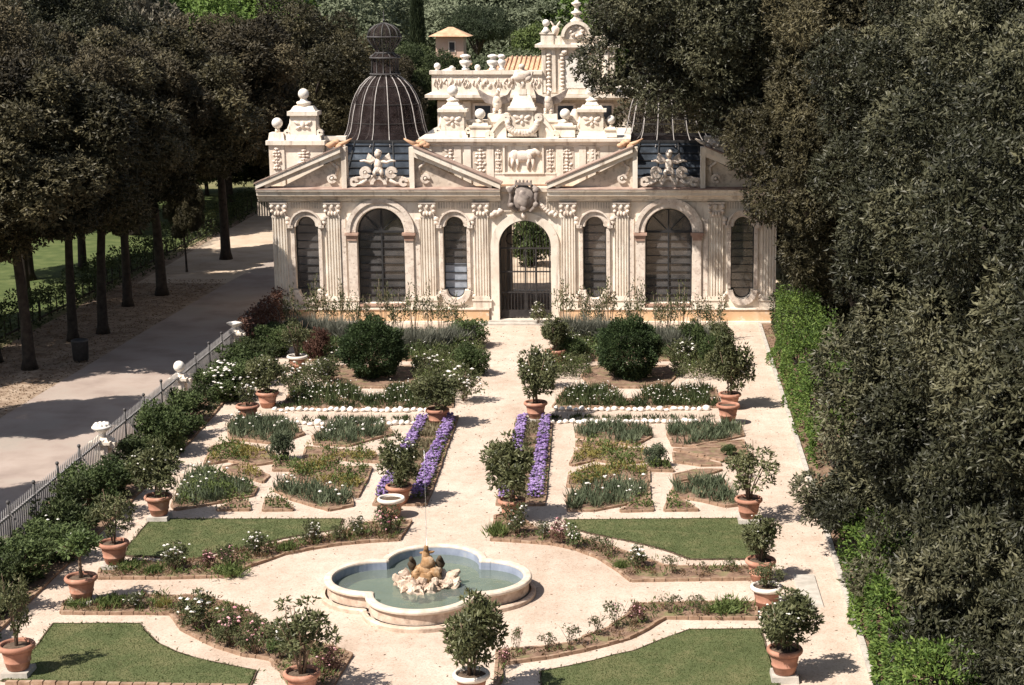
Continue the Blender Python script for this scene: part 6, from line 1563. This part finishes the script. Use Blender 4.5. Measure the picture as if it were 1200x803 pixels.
MB().lathe([(.32, zt), (.34, zt + .1), (.2, zt + .2), (.12, zt + .35), (.3, zt + .45), (.3, zt + .52), (.13, zt + .6), (.1, zt + .8), (.26, zt + .92), (.28, zt + 1.0), (.1, zt + 1.08), (.04, zt + 1.5)], (cxx, ty0 + .1, 0), 14).link('finial', M['stone'], tb_)
x, z = V_(640, 27); x -= ox; MB().lathe([(.3, zv(38.3)), (.14, zv(34)), (.1, z - .2)], (x, ty0 + .1, 0), 12).ell((x, ty0 + .1, z), .19, 16, 10).link('ball_finial', M['white_stone'], tb_)
x, z = V_(651, 33); x -= ox; b = MB().lathe([(.12, zv(42)), (.2, z - .15), (.22, z), (.1, z + .12)], (x, ty0 + .1, 0), 12)
for sx in (-1, 1): b.tube([(x, ty0 + .1, z), (x + sx * .15, ty0 + .1, z + .2), (x + sx * .25, ty0 + .1, z + .36)], [.06, .05, .03], 6)
b.link('urn', M['carved'], tb_)
# ------------------------------------------------------------------ little house beyond
hy = 145.0; hx = (528 - CX) / FPX * (hy * CP + .19 * 2)
HS = thing('house', 'small salmon coloured house with a tiled hip roof among the far trees', 'house', (hx, hy, 0))
s = .0735
MB().box(-1.15, 1.15, -1.1, 1.3, 0, 10.2).link('wall', surf('salmon_plaster', [(.3, (.46, .32, .25)), (.7, (.60, .45, .37))], .8, 5, .9), HS)
mb = MB(); mb.add([(-1.7, -1.7, 10.1), (1.7, -1.7, 10.1), (1.7, 1.9, 10.1), (-1.7, 1.9, 10.1), (-.2, .1, 10.85), (.2, .1, 10.85)], [(0, 1, 5, 4), (1, 2, 5), (2, 3, 4, 5), (3, 0, 4), (3, 2, 1, 0)]); mb.link('roof', M['tile'], HS)
w = MB().box(-.1, .5, -1.16, -1.102, 8.8, 9.7).link('window', M['carved'], HS); MB().box(-.02, .42, -1.175, -1.162, 8.85, 9.62).link('pane', M['frame'], w)
mb = MB(); mb.add([(-.2, -1.1, 8.6), (1.9, -1.1, 8.2), (2.2, -2.6, 6.6), (-.3, -2.6, 6.6)], [(0, 1, 2, 3)]); mb.box(-.2, 1.9, -2.4, -1.105, 0, 6.7); mb.link('porch_roof', M['tile'], HS)
for u, v, w_, nm in ((684, 10, 3.0, 'pale distant villa peeping over the far wood at top centre'), (452, 17, 2.2, 'pale distant house peeping out above the dome finial')):
    yy = 232.0; x, z = (u - CX) / FPX * yy, 13 + (CY - v - 400.5) / FPX * yy
    t = thing('house', nm, 'house', (x, yy, 0)); MB().box(-w_ / 2, w_ / 2, -2, 2, 0, z + .6).link('wall', M['stone'], t)
    MB().add([(-w_ / 2 - .4, -2.4, z + .55), (w_ / 2 + .4, -2.4, z + .55), (w_ / 2 + .4, 2.4, z + .55), (-w_ / 2 - .4, 2.4, z + .55), (0, 0, z + 1.5)], [(0, 1, 4), (1, 2, 4), (2, 3, 4), (3, 0, 4), (3, 2, 1, 0)]).link('roof', M['white_stone'], t)
# courtyard shrub seen through the gate
plant('shrub', 'garden_shrub', 'leafy shrub in the courtyard seen through the open gate', 'shrub', (XB - .7, 84.5), 3.0, 3.6, None, z=0)
plant('rose', 'garden_shrub', 'small green bush at the foot of the gate', 'shrub', (XB + .55, YF - .6), .9, .9, None, z=.1)

# ------------------------------------------------------------------ sky, sun, camera
wd = bpy.data.worlds.new('World'); sc.world = wd; wd.use_nodes = True
nt = wd.node_tree; nt.nodes.clear()
SUN_EL, AZ = math.radians(52), math.radians(38)
to_sun = Vector((-math.cos(AZ) * math.cos(SUN_EL), -math.sin(AZ) * math.cos(SUN_EL), math.sin(SUN_EL)))
sk = nt.nodes.new('ShaderNodeTexSky'); sk.sky_type = 'NISHITA'; sk.sun_disc = False
sk.sun_elevation = SUN_EL; sk.sun_rotation = math.atan2(to_sun.x, to_sun.y)
bg = nt.nodes.new('ShaderNodeBackground'); bg.inputs[1].default_value = .066
wo = nt.nodes.new('ShaderNodeOutputWorld'); hs = nt.nodes.new('ShaderNodeHueSaturation'); hs.inputs['Saturation'].default_value = .6; nt.links.new(sk.outputs[0], hs.inputs['Color']); nt.links.new(hs.outputs[0], bg.inputs[0]); nt.links.new(bg.outputs[0], wo.inputs[0])
sl = bpy.data.lights.new('sun', 'SUN'); sl.energy = 4.8; sl.angle = math.radians(.5); sl.color = (1, .92, .82)
so = bpy.data.objects.new('sun', sl); col.objects.link(so); so.rotation_euler = (-to_sun).to_track_quat('-Z', 'Y').to_euler(); so.location = (-40, 10, 60)
cd = bpy.data.cameras.new('camera'); cd.sensor_width = 36; cd.lens = 36 * FPX / 1200; cd.shift_x = -150 / 1200; cd.clip_end = 2000; cd.clip_start = .5
co = bpy.data.objects.new('camera', cd); col.objects.link(co); co.location = (0, 0, CAMH); co.rotation_euler = (PI / 2 - PITCH, 0, 0)
sc.camera = co
vs = sc.view_settings; vs.view_transform = 'Standard'; vs.look = 'None'; vs.exposure = 0.78; vs.gamma = 1; vs.use_curve_mapping = False
cy = sc.cycles; cy.max_bounces = 6; cy.diffuse_bounces = 3; cy.glossy_bounces = 3; cy.transmission_bounces = 4; cy.transparent_max_bounces = 12
cy.use_denoising = True; cy.caustics_reflective = False; cy.caustics_refractive = False
